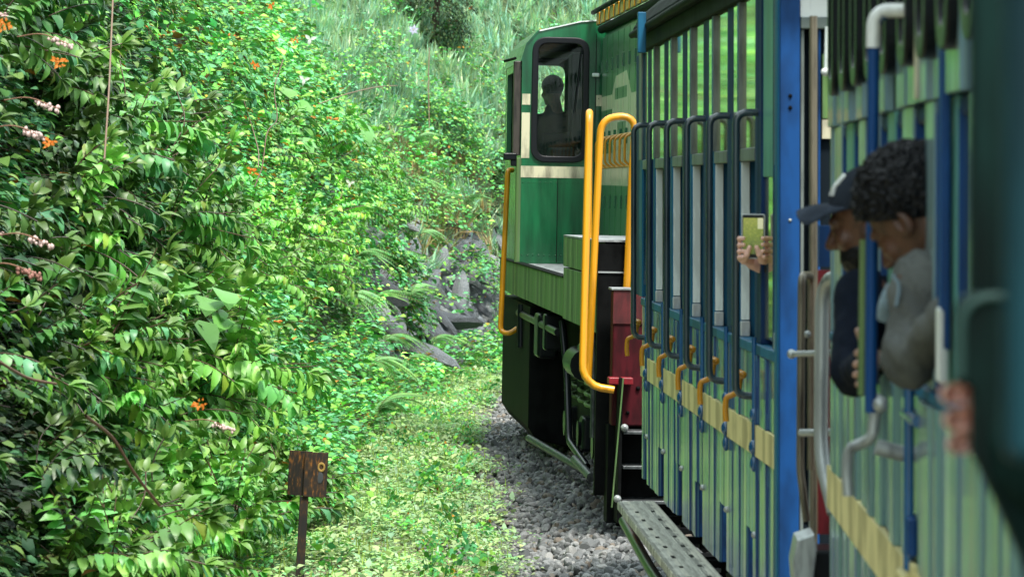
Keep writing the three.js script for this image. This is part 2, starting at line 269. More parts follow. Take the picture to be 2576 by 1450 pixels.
  for (const s of stones) {
    e.set(...s[5]); q4.setFromEuler(e); const y = (s[1] < edgeX(s[0]) - 0.08 ? -0.085 + 0.05 * noise.noise(s[1] * 1.5, s[0] * 0.9, 3) : ballastY(s[1], s[0])) + s[6];
    if (near < 300 && s[2] > 0.026 && inView(s)) { const o = new THREE.Mesh(vars[s[3]], tones[s[4]]); o.name = 'stone'; o.position.set(s[1], y, -s[0]); o.quaternion.copy(q4); o.scale.setScalar(s[2]); o.castShadow = o.receiveShadow = true; bed.add(o); near++; }
    else rest[s[3]].push(mm.compose(V(s[1], y, -s[0]), q4, V(s[2], s[2], s[2])).clone());
  }
  rest.forEach((list, k) => {
    const im = new THREE.InstancedMesh(vars[k], mat(lin(1, 1, 1), 0.72, { map: tones[0].map }), list.length), c = lin(0, 0, 0), rr = rng(90 + k); im.name = 'ballast_stones'; kind(im, 'stuff'); im.castShadow = im.receiveShadow = true;
    list.forEach((m, i) => { im.setMatrixAt(i, m); c.copy(tones[Math.floor(rr() * rr() * 6)].color).multiplyScalar(0.75 + 0.5 * rr()); im.setColorAt(i, c); }); bed.add(im);
  });
  // sleepers and rails, mostly hidden by the train
  const tc = new THREE.CatmullRomCurve3([[1.8, 0], [1.95, 10], [1.98, 16], [1.83, 23], [1.37, 30], [1.0, 36], [0.95, 44], [2, 54], [6.2, 61], [17, 68.5]].map(([x, d]) => V(x, 0, -d)), false, 'centripetal');
  const rl = thing('railway_track', 'steel rails on sleepers mostly hidden under the train', 'railway track');
  for (const s of [-0.53, 0.53]) {
    const prof = new THREE.Shape([[-0.055, 0], [0.055, 0], [0.055, 0.012], [0.012, 0.03], [0.012, 0.09], [0.032, 0.1], [0.032, 0.125], [-0.032, 0.125], [-0.032, 0.1], [-0.012, 0.09], [-0.012, 0.03], [-0.055, 0.012]].map(([x, y]) => new THREE.Vector2(x, y)));
    const pts = []; for (let i = 0; i <= 70; i++) { const u = i / 70, p = tc.getPointAt(u), t = tc.getTangentAt(u); pts.push(p.add(V(-t.z * s, 0, t.x * s))); }
    const pos = [], idx = [], P = prof.getPoints(), n = P.length;
    pts.forEach((p, i) => { const t = tc.getTangentAt(i / 70); P.forEach((c) => pos.push(p.x - t.z * c.x, 0.13 + c.y, p.z + t.x * c.x)); });
    for (let i = 0; i < 70; i++) for (let j = 0; j < n; j++) { const a = i * n + j, b = i * n + (j + 1) % n; idx.push(a, b, a + n, b, b + n, a + n); }
    const g2 = new THREE.BufferGeometry(); g2.setAttribute('position', new THREE.Float32BufferAttribute(pos, 3)); g2.setIndex(idx); mesh('rail', g2, M.steel, rl);
  }
  const sl = []; for (let k = 0; k < 90; k++) { const u = k / 90, p = tc.getPointAt(u), t = tc.getTangentAt(u); const b = box(-0.9, 0.9, 0.0, 0.13, -0.11, 0.11); b.rotateY(Math.atan2(t.x, t.z)); sl.push(b.translate(p.x, 0, p.z)); }
  kind(mesh('sleepers', sl, M.black, rl), 'stuff');
}
function ballastY(x, d) { const l = x - edgeX(d); return -0.1 + 0.14 * smooth(-0.05, 0.9, l) + 0.03 * noise.noise(x * 2.2, d * 2.2, 7) + 0.012 * noise.noise(x * 9, d * 9, 4); }
// ---------------------------------------------------------------- coaches: local z runs along the side towards the viewer, local x = -HW is the outer side
const HW = 1.1;
function coach(name, label, X, D, phi, group) { const c = Math.cos(phi), s = Math.sin(phi); return thing(name, label, 'railway coach', [X + HW * c, 0, -D - HW * s], phi, group); }
const B = (s0, s1, y0, y1, u0, u1, r) => box(-HW - u1, -HW - u0, y0, y1, s0, s1, r);        // a block on the outer side, u outwards
const Pt = (s, y, u) => V(-HW - u, y, s);
function boards(s0, s1, y0, y1, w, seed, u = 0.002, yaw = 0.011, gap = 0.004) {
  const r = rng(seed), list = [];
  for (let s = s0; s < s1 - 0.01; s += w) { const e = Math.min(s + w, s1) - gap, g = box(-0.011, 0.011, y0, y1, -(e - s) / 2, (e - s) / 2, 0.002); g.rotateY((r() - 0.5) * 2 * yaw); g.rotateZ((r() - 0.5) * 0.012); list.push(g.translate(-HW - u + 0.006 + (r() - 0.5) * 0.004, 0, (s + e) / 2)); }
  return list;
}
function shell(root, L, eave, m) {                          // roof, floor, ends and far side
  const sh = new THREE.Shape(); sh.moveTo(-HW - 0.045, eave); sh.quadraticCurveTo(-HW * 0.9, eave + 0.3, 0, eave + 0.42); sh.quadraticCurveTo(HW * 0.9, eave + 0.3, HW + 0.045, eave); sh.lineTo(HW + 0.045, eave - 0.05); sh.lineTo(-HW - 0.045, eave - 0.05); sh.closePath();
  mesh('roof', extrude(sh, L + 0.25).translate(0, 0, -0.1), M.roof, root);
  mesh('floor', [box(-HW + 0.07, HW, 0.9, 1.0, 0.02, L - 0.02)], M.inside, root);
  mesh('far_side', [box(HW - 0.05, HW, 0.66, eave - 0.06, 0.02, L - 0.02)], M.inside, root);
  mesh('underframe', [box(-HW + 0.2, HW - 0.2, 0.5, 0.895, 0.1, L - 0.1), box(-0.75, 0.75, 0.12, 0.5, 0.9, 2.4), box(-0.75, 0.75, 0.12, 0.5, L - 2.4, L - 0.9)], M.black, root);
}
function latch(parent, s, y, sc = 1, m = M.yellow, u = 0.05) {   // S-shaped door lever with a T head, hung at the rail foot
  const k = (a, b, c) => Pt(s + a * sc, y + b * sc, u + c * sc);
  return mesh('latch', [rod(k(-0.05, 0.075, 0), k(0.06, 0.075, 0), 0.011 * sc), ball(k(-0.05, 0.075, 0), 0.015 * sc), ball(k(0.06, 0.075, 0), 0.015 * sc),
    new THREE.TubeGeometry(new THREE.CatmullRomCurve3([k(0, 0.075, 0), k(0, 0.045, 0.006), k(0, 0.012, 0.012), k(-0.01, -0.002, 0.03), k(-0.015, -0.012, 0.05), k(-0.015, -0.05, 0.056), k(-0.012, -0.1, 0.054)]), 22, 0.0115 * sc, 8)], m, parent);
}
function handrail(parent, s, y0, y1, u, r, m, bottom = m) {
  const h = mesh('handrail', bent([Pt(s, y0, -0.01), Pt(s, y0, u), Pt(s, y1, u), Pt(s, y1, -0.01)], r, 0.06, 60, 10), m, parent); return h;
}
// ---- second coach
{
  const S0 = 0, L = 6.47, phi = 0.03704, root = coach('blue_coach', 'blue coach, bank reflection painted green on its boards, with a cream band and tall handrails, coupled behind the locomotive', 0.683, 18.9, phi);
  shell(root, L, 3.0, M.roof);
  const ends = []; ends.push(box(-HW + 0.06, HW, 0.66, 2.95, 0.0, 0.05)); mesh('end_wall', ends, M.blueDark, root);
  // lower side: inner blue skirting, boards outside, a cream band, step openings cut at each door
  mesh('side_skin', [B(0.02, L - 0.06, 0.905, 1.56, -0.05, -0.018)], M.blueDark, root); mesh('side_skin', [B(0.02, L - 0.06, 0.68, 0.9, -0.08, -0.05)], M.inside, root);
  const feet = []; for (let k = 0; k < 6; k++) feet.push(5.715 - 1.056 * k);
  const cuts = feet.map((f) => [f - 0.36, f]);
  const inCut = (s) => cuts.some(([a, b]) => s > a - 0.001 && s < b - 0.001);
  { const W = 0.105, low = [], bandG = [], up = [];
    let i = 0; for (let s = 0; s < L - 0.1; s += W, i++) { const e = s + W; const c = cuts.find(([a, b]) => (s + e) / 2 > a && (s + e) / 2 < b); low.push(...boards(s, e, c ? 0.9 : 0.655, 1.186, W, 100 + i)); bandG.push(...boards(s, e, 1.187, 1.302, W, 100 + i, 0.0035, 0.004, 0.002)); up.push(...boards(s, e, 1.303, 1.555, W, 100 + i)); }
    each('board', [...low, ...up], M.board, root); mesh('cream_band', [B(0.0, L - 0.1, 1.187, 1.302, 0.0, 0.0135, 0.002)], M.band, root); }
  for (const [a, b] of cuts) { mesh('step_opening', [B(a - 0.03, a + 0.004, 0.656, 0.898, -0.045, -0.0095)], M.blueStep ??= mat(lin(0.008, 0.1, 0.34), 0.5, { map: grime([2, 2], 150, 29) }), root); each('bolt', [ball(Pt(b + 0.02, 0.9, 0.012), 0.013)], M.silver, root); }
  mesh('sill_rail', [B(0, L - 0.1, 1.556, 1.596, -0.06, 0.012, 0.006)], M.blueTeal, root);
  mesh('top_fascia', [B(0, L - 0.05, 2.87, 2.95, -0.06, 0.02, 0.006)], M.roofDark, root);
  mesh('gutter', [rod(Pt(-0.12, 2.965, 0.05), Pt(L, 2.965, 0.05), 0.018)], M.roofDark, root);
  // window bays
  for (let k = -1; k < 6; k++) {
    const near = k < 0 ? 6.771 : feet[k], f = near - 1.056; if (k >= 0 && k < 0) continue;
    const q = (a, b, y0, y1, u0, u1, r) => B(Math.max(0, f + a), Math.min(near, f + b), y0, y1, u0, u1, r);
    if (k < 0) continue;
    each('pillar', [q(0, 0.12, 1.597, 2.869, -0.06, 0, 0.004), q(0.95, 1.056, 1.597, 2.869, -0.06, 0, 0.004)], M.blueDark, root);
    mesh('mullion', [q(0.34, 0.425, 1.597, 2.869, -0.06, 0.006, 0.004)], M.blueTeal, root);
    mesh('side_pane', [q(0.12, 0.34, 2.31, 2.869, -0.006, -0.002)], M.glass, root);
    mesh('side_panel', [q(0.12, 0.34, 1.597, 2.309, -0.03, -0.02)], M.blueDark, root);
    const w = new THREE.Group(); w.name = 'window'; root.add(w);
    mesh('pane', [q(0.425, 0.95, 2.312, 2.869, -0.012, -0.006)], M.glass, w);
    mesh('sash_rail', [q(0.425, 0.95, 2.262, 2.311, -0.035, 0.004, 0.004)], M.jambGrey, w);
    mesh('upper_jamb', [q(0.4255, 0.441, 2.312, 2.868, -0.012, 0.009, 0.002)], M.jambGrey, w);
    mesh('jamb', [q(0.4255, 0.441, 1.66, 2.261, -0.034, -0.002, 0.002)], M.jamb, w);
    mesh('jamb_foot', [q(0.4255, 0.455, 1.597, 1.655, -0.035, 0.001, 0.004)], M.white, w);
    mesh('inner_edge', [q(0.935, 0.949, 1.6, 2.261, -0.05, -0.004, 0.002)], M.blue, w);
    const d = new THREE.Group(); d.name = 'door_fitting'; root.add(d);
    handrail(d, near, 1.405, 2.435 + 0.01 * k, 0.08, 0.0145, M.rail);
    latch(d, near - 0.1, 1.405);
    mesh('hinge_rod', [rod(Pt(near + 0.03, 1.16, 0.016), Pt(near + 0.03, 1.62, 0.016), 0.009), ball(Pt(near + 0.03, 1.22, 0.016), 0.02, 1, 1.5, 1), ball(Pt(near + 0.03, 1.34, 0.016), 0.017, 1, 1.5, 1), ball(Pt(near + 0.03, 1.16, 0.016), 0.015, 1, 2, 1)], M.railBlue, d);
  }
  // the last stretch before the corner
  each('pillar', [B(5.72, 5.83, 1.597, 2.869, -0.06, 0, 0.004), B(6.24, 6.29, 1.597, 2.869, -0.06, 0.004, 0.004)], M.blueDark, root);
  mesh('shutter', [B(5.83, 6.235, 2.2, 2.869, -0.02, -0.006, 0.004)], M.teal, root);
  mesh('side_pane', [B(5.83, 6.235, 1.62, 2.199, -0.02, -0.014)], M.glass, root);
  mesh('upper_jamb', [B(6.3, 6.32, 2.24, 2.869, -0.02, 0.006, 0.003)], M.bronze, root);
  mesh('jamb', [B(6.3, 6.32, 1.66, 2.239, -0.026, 0.004, 0.003)], M.jamb, root);
  mesh('jamb_foot', [B(6.3, 6.36, 1.597, 1.66, -0.03, 0.006, 0.004)], M.white, root);
  each('pillar', [B(6.321, L - 0.101, 1.662, 2.869, -0.06, -0.03, 0.004)], M.blueDark, root);
  mesh('corner_edge', [B(L - 0.1, L - 0.006, 0.62, 2.95, -0.02, 0.012, 0.006)], M.blueTeal, root);
  const post = mesh('corner_post', [box(-HW - 0.006, -HW + 0.064, 0.6, 2.95, L - 0.05, L + 0.012, 0.006)], M.blue, root);
  each('bolt', [ball(V(-HW + 0.03, 2.475, L + 0.013), 0.007), ball(V(-HW + 0.03, 2.435, L + 0.013), 0.007)], M.black, post);
  each('bolt', [ball(V(-HW + 0.03, 2.05, L + 0.012), 0.006)], M.silver, post);
  // end wall facing the viewer: header, doorway, posts, green panel
  mesh('end_header', [box(-HW + 0.066, HW, 2.745, 2.94, L - 0.03, L)], M.white, root);
  mesh('lintel', [box(-HW + 0.066, HW, 2.705, 2.744, L - 0.04, L + 0.01, 0.004)], M.jambGrey, root);
  mesh('end_wall', [box(-HW + 0.066, HW, 0.66, 2.704, L - 0.08, L - 0.05)], M.inside, root);
  for (const [x0, w, m] of [[0.068, 0.012, M.jambGrey], [0.1, 0.016, M.jambGrey], [0.128, 0.009, M.blue]]) mesh('end_post', [box(-HW + x0, -HW + x0 + w, 0.9, 2.704, L - 0.045, L - 0.01, 0.003)], m, root);
  mesh('end_panel', [box(-HW + 0.145, -HW + 0.6, 2.4, 2.62, L - 0.046, L - 0.03)], M.sill, root);
  mesh('end_stripe', [box(-HW + 0.145, -HW + 0.6, 2.33, 2.395, L - 0.046, L - 0.028).rotateZ(0)], M.cream, root);
  // hanging lever
  const lv = mesh('pull_lever', [rod(V(-HW + 0.155, 2.71, L + 0.05), V(-HW + 0.152, 2.57, L + 0.05), 0.012, 0.012)], M.jamb, root); mesh('knob', [ball(V(-HW + 0.152, 2.556, L + 0.05), 0.02, 1.1, 0.8, 1.1)], M.white, lv);
  // blue bracket under the eave, footboard, pipe
  mesh('eave_bracket', [B(0.95, 1.02, 2.83, 3.03, 0.06, 0.1, 0.004)], M.blueTeal, root);
  { const fb = mesh('footboard', [B(1.0, 6.9, 0.575, 0.62, 0.012, 0.2, 0.008)], mat(lin(0.72, 0.72, 0.68), 0.7, { map: streaks([[205, 205, 195], [180, 180, 172], [220, 218, 205], [160, 160, 152]], 61, [0.5, 3]), bumpMap: fbmTex(256, 256, 40, 4, (n) => { const v = clamp(128 + n * 120, 0, 255); return [v, v, v]; }, [3, 1], false, 5), bumpScale: 0.004 }), root);
    const holes = []; for (let k = 0; k < 9; k++) for (const u of [0.06, 0.14]) holes.push(B(1.55 + k * 0.42 + u * 0.5, 1.6 + k * 0.42 + u * 0.5 + (k % 3) * 0.02, 0.6195, 0.623, u, u + 0.016)); each('bolt', holes, M.black, fb);
    const br = []; for (let k = 0; k < 6; k++) br.push(B(1.3 + k * 1.05, 1.34 + k * 1.05, 0.52, 0.9, -0.12, -0.085), B(1.3 + k * 1.05, 1.34 + k * 1.05, 0.54, 0.573, -0.1, 0.17)); each('bracket', br, M.black, root); }
  mesh('steam_pipe', [tube([Pt(0.45, 0.47, 0.13), Pt(2.6, 0.44, 0.15), Pt(6.6, 0.42, 0.15)], 0.026)], M.blackGloss, root);
}
// ---- nearest coach, the one the passengers lean out of
const C3 = { L: 8.6, phi: -0.0243 };
{
  const L = C3.L, root = coach('near_coach', 'blurred near coach of weathered blue boards streaked with painted green reflection whose passengers lean out of the windows', 0.8825, 9.98, C3.phi);
  const sD = (D) => (9.98 - D) / Math.cos(C3.phi);
  shell(root, L, 3.05, M.roof);
  mesh('end_wall', [box(-HW + 0.07, HW, 0.7, 3.0, 0.0, 0.05)], M.blueDark, root);
  mesh('side_skin', [B(0.02, L, 0.7, 1.7, -0.05, -0.018)], M.blueDark, root);
  { const W = 0.115, low = [], bd = [], up = []; let i = 0;
    for (let s = 0; s < L; s += W, i++) { low.push(...boards(s, s + W, 0.7, 1.279, W, 300 + i, 0.002, 0.014)); bd.push(...boards(s, s + W, 1.28, 1.396, W, 300 + i, 0.0035, 0.005, 0.002)); up.push(...boards(s, s + W, 1.397, 1.74, W, 300 + i, 0.002, 0.014)); }
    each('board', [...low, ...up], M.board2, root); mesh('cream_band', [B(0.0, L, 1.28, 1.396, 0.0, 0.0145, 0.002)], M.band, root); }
  mesh('sill_rail', [B(0, L, 1.741, 1.765, -0.06, 0.008, 0.004)], M.blueTeal, root);
  // wall above the windows and pillars between them
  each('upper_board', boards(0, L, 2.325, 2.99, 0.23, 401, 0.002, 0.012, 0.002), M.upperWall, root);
  mesh('inner_wall', [B(0.02, L, 2.33, 2.99, -0.06, -0.02)], M.inside, root);
  const wins = [9.52, 9.08, 8.66, 8.2, 7.78, 7.28, 6.86, 6.42, 5.98, 5.5, 5.0, 4.5], half = [0.1, 0.1, 0.1, 0.13, 0.1, 0.14, 0.1, 0.1, 0.1, 0.1, 0.1, 0.1];
  let prev = 0;
  wins.forEach((D, i) => {
    const a = sD(D + half[i]), b = sD(D - half[i]);
    each('pillar', [B(prev, a, 1.766, 2.324, -0.06, 0.0, 0.004)], i % 3 == 1 ? M.teal : M.upperWall, root);
    mesh('jamb', [B(a + 0.0015, a + 0.014, 1.766, 2.3, -0.052, -0.004, 0.003)], M.blue, root);
    mesh('window_head', [B(a, b, 2.285, 2.324, -0.05, -0.006, 0.01)], M.blueDark, root);
    prev = b;
  });
  each('pillar', [B(prev, L, 1.766, 2.324, -0.06, 0, 0.004)], M.teal, root);
  // upper ventilator windows with rounded lower ends
  wins.forEach((D, i) => {
    const c = sD(D), w = 0.105, y0 = 2.405, y1 = 2.93, u = 0.0;
    const ring = new THREE.Shape(roundRect(-w, w, y0, y1, 0.09).getPoints(10)); ring.holes.push(new THREE.Path(roundRect(-w + 0.032, w - 0.032, y0 + 0.035, y1 - 0.03, 0.062).getPoints(10)));
    const g = extrude(ring, 0.024, 0.006).rotateY(-Math.PI / 2).translate(-HW - 0.008, 0, c);
    const vw = new THREE.Group(); vw.name = 'vent_window'; root.add(vw);
    mesh('frame', g, M.blackGloss, vw);
    const pn = new THREE.Shape(roundRect(-w + 0.03, w - 0.03, y0 + 0.03, y1 - 0.03, 0.06).getPoints(10)); mesh('pane', extrude(pn, 0.004).rotateY(-Math.PI / 2).translate(-HW - 0.013, 0, c), M.glass, vw);
  });
  // door handrail with a white upper bend, its latch and foot
  const d = new THREE.Group(); d.name = 'door_fitting'; root.add(d);
  const s1 = sD(7.36);
  mesh('handrail', bent([Pt(s1 + 0.02, 2.515, -0.01), Pt(s1, 2.515, 0.085), Pt(s1 - 0.01, 1.7, 0.088)], 0.0125, 0.05, 50), M.blue, d);
  mesh('rail_bend', bent([Pt(s1 + 0.02, 2.515, -0.005), Pt(s1, 2.515, 0.085), Pt(s1, 2.44, 0.086)], 0.0148, 0.05, 30), M.white, d);
  mesh('rail_reflection', bent([Pt(s1 - 0.08, 2.05, 0.094), Pt(s1 - 0.1, 1.73, 0.096)], 0.013, 0.02, 10), M.sill, d);  // olive tube added for the green reflection along the handrail
  mesh('rail_foot', bent([Pt(s1 - 0.01, 1.63, 0.078), Pt(s1 - 0.01, 1.615, 0.02), Pt(s1, 1.615, -0.01)], 0.017, 0.03, 20), M.silver, d);
  latch(d, s1 - 0.05, 1.635, 1.1, M.silver, 0.07);
  mesh('hinge_rod', [rod(Pt(s1 + 0.1, 1.36, 0.02), Pt(s1 + 0.1, 1.76, 0.02), 0.011), rod(Pt(s1 + 0.02, 1.7, 0.02), Pt(s1 + 0.3, 1.7, 0.02), 0.012)], M.railBlue, d);
  mesh('hinge_rod', [rod(Pt(s1 + 0.1, 1.22, 0.016), Pt(s1 + 0.1, 1.62, 0.016), 0.006), B(s1 + 0.04, s1 + 0.16, 1.42, 1.5, 0.006, 0.026, 0.008)], M.blue, d);
  mesh('lower_latch', [B(s1 + 0.03, s1 + 0.2, 1.3, 1.41, 0.006, 0.02, 0.006), rod(Pt(s1 + 0.05, 1.34, 0.03), Pt(s1 + 0.2, 1.34, 0.03), 0.014), rod(Pt(s1 + 0.05, 1.38, 0.03), Pt(s1 + 0.2, 1.38, 0.03), 0.012)], M.band, d);
  const s2 = sD(6.6);
  mesh('window_post', [B(s2 - 0.03, s2 + 0.03, 1.86, 2.99, 0.004, 0.022, 0.005)], M.blue, root);
  mesh('post_foot', [B(s2 - 0.03, s2 + 0.03, 1.8, 1.94, 0.006, 0.026, 0.008)], M.white, root);
  mesh('window_post', [B(sD(7.16) - 0.015, sD(7.16) + 0.02, 2.33, 2.99, 0.004, 0.02, 0.004)], M.cream, root);
  mesh('corner_edge', [B(0, 0.03, 0.7, 2.95, -0.02, 0.006, 0.004)], M.upperWall, root);
  // end platform fittings seen through the gap
  mesh('platform_panel', [box(-HW - 0.004, -HW + 0.9, 1.15, 1.92, -0.62, -0.58)], M.redBright, root);
  mesh('platform_panel', [box(-HW - 0.002, -HW + 0.9, 1.93, 2.05, -0.62, -0.58)], M.blue, root);
  const p = (x, y, z) => V(at(x, y, 10.6).x, at(x, y, 10.6).y, -10.6);
  const loc = (v) => { root.updateMatrixWorld(); return root.worldToLocal(v.clone()); };
  const pl = (x, y, D) => loc(at(x, y, D));
  mesh('platform_handrail', bent([pl(2041, 1180, 10.75), pl(2041, 692, 10.75), pl(2017, 692, 10.6), pl(2013, 1180, 10.6), pl(2030, 1310, 10.6)], 0.0115, 0.03, 60), M.bronze, root);
  mesh('platform_pole', [rod(pl(2047, 40, 10.9), pl(2047, 1370, 10.9), 0.012)], M.bronze, root);
  mesh('platform_pole', bent([pl(2135, 690, 10.1), pl(2070, 705, 10.3), pl(2065, 1150, 10.3), pl(2100, 1290, 10.2)], 0.021, 0.09, 60), M.silver, root);
  mesh('pole_clamp', [rod(pl(1993, 890, 10.55), pl(2103, 886, 10.35), 0.009), ball(pl(1992, 890, 10.55), 0.014), rod(pl(2015, 1088, 10.5), pl(2103, 1086, 10.35), 0.011), ball(pl(2032, 840, 10.55), 0.011)], M.silver, root);
  const step = mesh('step_bracket', [extrude(new THREE.Shape([[0, 0.0], [0.012, 0.065], [0.05, 0.078], [0.056, 0.04], [0.045, -0.06], [0.004, -0.05]].map(([x, y]) => new THREE.Vector2(x, y))), 0.2, 0.006).translate(...pl(1990, 1400, 10.35).toArray())], M.silver, root);
  mesh('step_bracket', [box(0, 0.14, -0.3, 0, -0.1, 0.1, 0.012).translate(...pl(2032, 1374, 10.3).toArray())], M.blackGloss, root);
}
{ // door leaf standing open beside the camera, with its lower half and rounded shoulder
  const root = scene.getObjectByName('near_coach'); root.updateMatrixWorld(); const loc = (x, y, D) => root.worldToLocal(at(x, y, D)), gd = mat(lin(0.004, 0.022, 0.02), 0.7, { map: grime([2, 1], 120, 27), specularIntensity: 0.25 });
  const a = loc(2442, -60, 3.1), z = a.z, W = -HW + 0.02, d = new THREE.Group(); d.name = 'open_door'; root.add(d); const q = (x, y) => { const p = loc(x, y, 3.1); return [p.x, p.y]; }, eTop = q(2402, 742);
  mesh('upper_leaf', [box(a.x, W, eTop[1] - 0.02, a.y + 0.1, z - 0.02, z + 0.02, 0.008)], gd, d);
  const sh = new THREE.Shape(); sh.moveTo(...q(2404, 948)); sh.lineTo(...q(2402, 800)); sh.quadraticCurveTo(...q(2402, 742), ...q(2445, 740)); sh.lineTo(W, eTop[1]); sh.lineTo(W, q(0, 1500)[1]); sh.lineTo(...q(2600, 1470)); sh.lineTo(...q(2500, 1245)); sh.lineTo(...q(2444, 1130)); sh.lineTo(...q(2444, 960)); sh.closePath();
  mesh('lower_leaf', [extrude(sh, 0.03, 0.003).translate(0, 0, z + 0.022)], gd, d);
  const rim = [V(...q(2402, 940), z + 0.054), V(...q(2402, 742), z + 0.054), V(W, eTop[1], z + 0.054)]; mesh('edge_trim', bent(rim, 0.0045, 0.03, 40), mat(lin(0.008, 0.04, 0.034), 0.7), d);
  const n = loc(2530, -60, 2.0); mesh('door_post', [box(n.x, W, 2.0, 2.6, n.z - 0.02, n.z + 0.02, 0.01)], mat(lin(0.003, 0.035, 0.05), 0.6, { map: grime([2, 1], 130, 28), specularIntensity: 0.4 }), root);
}
// ---- the locomotive; local z towards the viewer, x = -1.36 the visible side
{
  const phi = 0.0644, W = 1.36, c = Math.cos(phi), s = Math.sin(phi), X0 = 0.007, D0 = 30;
  const root = thing('green_locomotive', 'green diesel locomotive with cream stripes, yellow handrails and a glazed cab, leading the train', 'locomotive', [X0 + W * c, 0, -D0 - W * s], phi);
  root.rotation.z = -0.018;
  const sx = -W;                                           // s = 0 is the cab's rear face at D 30
  const bx = (x0, x1, y0, y1, z0, z1, r) => box(sx + x0, sx + x1, y0, y1, z0, z1, r);
  // cab: walls around a hollow, rear wall with a round cornered window
  const rw = new THREE.Shape([[0.02, 1.53], [0.02, 3.2], [0.06, 3.34], [0.15, 3.445], [0.5, 3.53], [W, 3.61], [2 * W - 0.5, 3.53], [2 * W - 0.15, 3.445], [2 * W - 0.02, 3.2], [2 * W - 0.02, 1.53]].map(([x, y]) => new THREE.Vector2(sx + x, y)));
  const win = [0.135, 0.545, 2.4, 3.37];
  const hole = roundRect(sx + win[0], sx + win[1], win[2], win[3], 0.1, THREE.Path); rw.holes.push(hole);
  const cab = mesh('cab_wall', [extrude(rw, 0.05).translate(0, 0, -0.05)], M.green, root);
  const fr = roundRect(sx + win[0] - 0.024, sx + win[1] + 0.024, win[2] - 0.024, win[3] + 0.024, 0.12); fr.holes.push(roundRect(sx + win[0] + 0.012, sx + win[1] - 0.012, win[2] + 0.012, win[3] - 0.012, 0.09, THREE.Path));
  const cw = new THREE.Group(); cw.name = 'cab_window'; root.add(cw);
  mesh('frame', extrude(fr, 0.012, 0.008), M.rubber, cw);
  mesh('pane', extrude(roundRect(sx + win[0], sx + win[1], win[2], win[3], 0.1), 0.005).translate(0, 0, -0.03), mat(lin(0.95, 1, 0.97), 0.03, { transmission: 1, thickness: 0, ior: 1.5 }), cw);
  mesh('wiper', [rod(V(sx + 0.46, 2.78, 0.012), V(sx + 0.52, 3.36, 0.012), 0.006)], M.blackGloss, cw);
  // front wall of the cab with its own windows
  const fw = new THREE.Shape(rw.getPoints()); fw.holes.push(roundRect(sx + 0.11, sx + 0.54, 2.42, 3.24, 0.08, THREE.Path)); fw.holes.push(roundRect(sx + 2 * W - 0.6, sx + 2 * W - 0.12, 2.4, 3.24, 0.08, THREE.Path));
  mesh('cab_front_wall', extrude(fw, 0.05).translate(0, 0, -2.1), M.inside, root);
  each('cab_side', [bx(0.02, 0.06, 1.53, 2.42, -2.1, -0.051), bx(0.02, 0.06, 3.14, 3.25, -2.1, -0.051), bx(0.02, 0.06, 2.42, 3.14, -0.25, -0.051), bx(0.02, 0.06, 2.42, 3.14, -2.1, -1.9)], M.green, root);
  mesh('cab_far_side', [bx(2 * W - 0.06, 2 * W - 0.02, 1.53, 3.2, -2.1, -0.051)], M.inside, root);
  const rs = new THREE.Shape([[0.16, 3.458], [0.5, 3.54], [W, 3.62], [2 * W - 0.5, 3.54], [2 * W - 0.16, 3.458], [2 * W - 0.5, 3.53], [W, 3.61], [0.5, 3.53], [0.16, 3.447]].map(([x, y]) => new THREE.Vector2(sx + x, y)));
  mesh('cab_roof', extrude(rs, 2.2).translate(0, 0, -2.19), M.jamb, root);  // near-white colour stands in for the sky reflected on the wet roof
  { const cr = new THREE.Shape([[0.02, 3.2], [0.06, 3.34], [0.15, 3.445], [0.16, 3.457], [0.14, 3.452], [0.05, 3.345], [0.008, 3.2]].map(([x, y]) => new THREE.Vector2(sx + x, y))); mesh('cab_roof_edge', extrude(cr, 2.2).translate(0, 0, -2.19), M.green, root); }
  mesh('cab_floor', [bx(0.06, 2 * W - 0.06, 1.5, 1.56, -2.05, -0.05)], M.inside, root);
  mesh('cab_panel', [bx(0.5, 0.62, 2.0, 3.3, -1.2, -0.8), bx(0.1, 2.3, 3.3, 3.34, -1.9, -0.4), bx(0.3, 0.5, 2.2, 2.5, -0.9, -0.3, 0.03)], M.inside, root);
  // cream stripes (paint, proud by a millimetre or two)
  each('cream_stripe', [bx(0.025, 0.092, 2.84, 2.93, 0, 0.003), bx(0.64, 0.7, 2.84, 2.93, 0, 0.003), bx(0.0245, 0.092, 2.4, 2.775, 0, 0.003), bx(0.024, 0.56, 2.24, 2.335, 0, 0.003)], M.cream, cab);
  for (const [x, y0, y1] of [[0.33, 1.54, 2.235], [0.63, 1.54, 3.44]]) mesh('seam', [bx(x, x + 0.006, y0, y1, 0, 0.002)], M.black, cab);
  { const rv = []; for (let k = 0; k < 14; k++) rv.push(ball(V(sx + 0.045 + k * 0.046, 1.6, 0.001), 0.006), ball(V(sx + 0.045 + k * 0.046, 2.2, 0.001), 0.005)); for (let k = 0; k < 20; k++) rv.push(ball(V(sx + 0.66, 1.64 + k * 0.09, 0.001), 0.005)); kind(mesh('rivets', rv, M.green, cab), 'stuff'); mesh('grab_bracket', [bx(0.6, 0.66, 3.08, 3.11, 0, 0.05, 0.008)], M.jamb, cab); }
  mesh('cab_door_edge', [bx(-0.045, 0.018, 2.42, 3.2, -0.12, -0.03, 0.008)], mat(lin(0.05, 0.04, 0.035), 0.5, { map: grime([5, 2], 90, 71) }), root);
  mesh('side_strip', [bx(-0.012, 0.028, 1.53, 2.4, -0.09, 0.004, 0.006)], M.sill, root);
  mesh('marker_lamp', [bx(-0.12, -0.01, 2.38, 2.44, -0.1, 0.0, 0.012), bx(-0.06, 0.0, 2.33, 2.4, -0.06, -0.01, 0.01)], M.blackGloss, root);
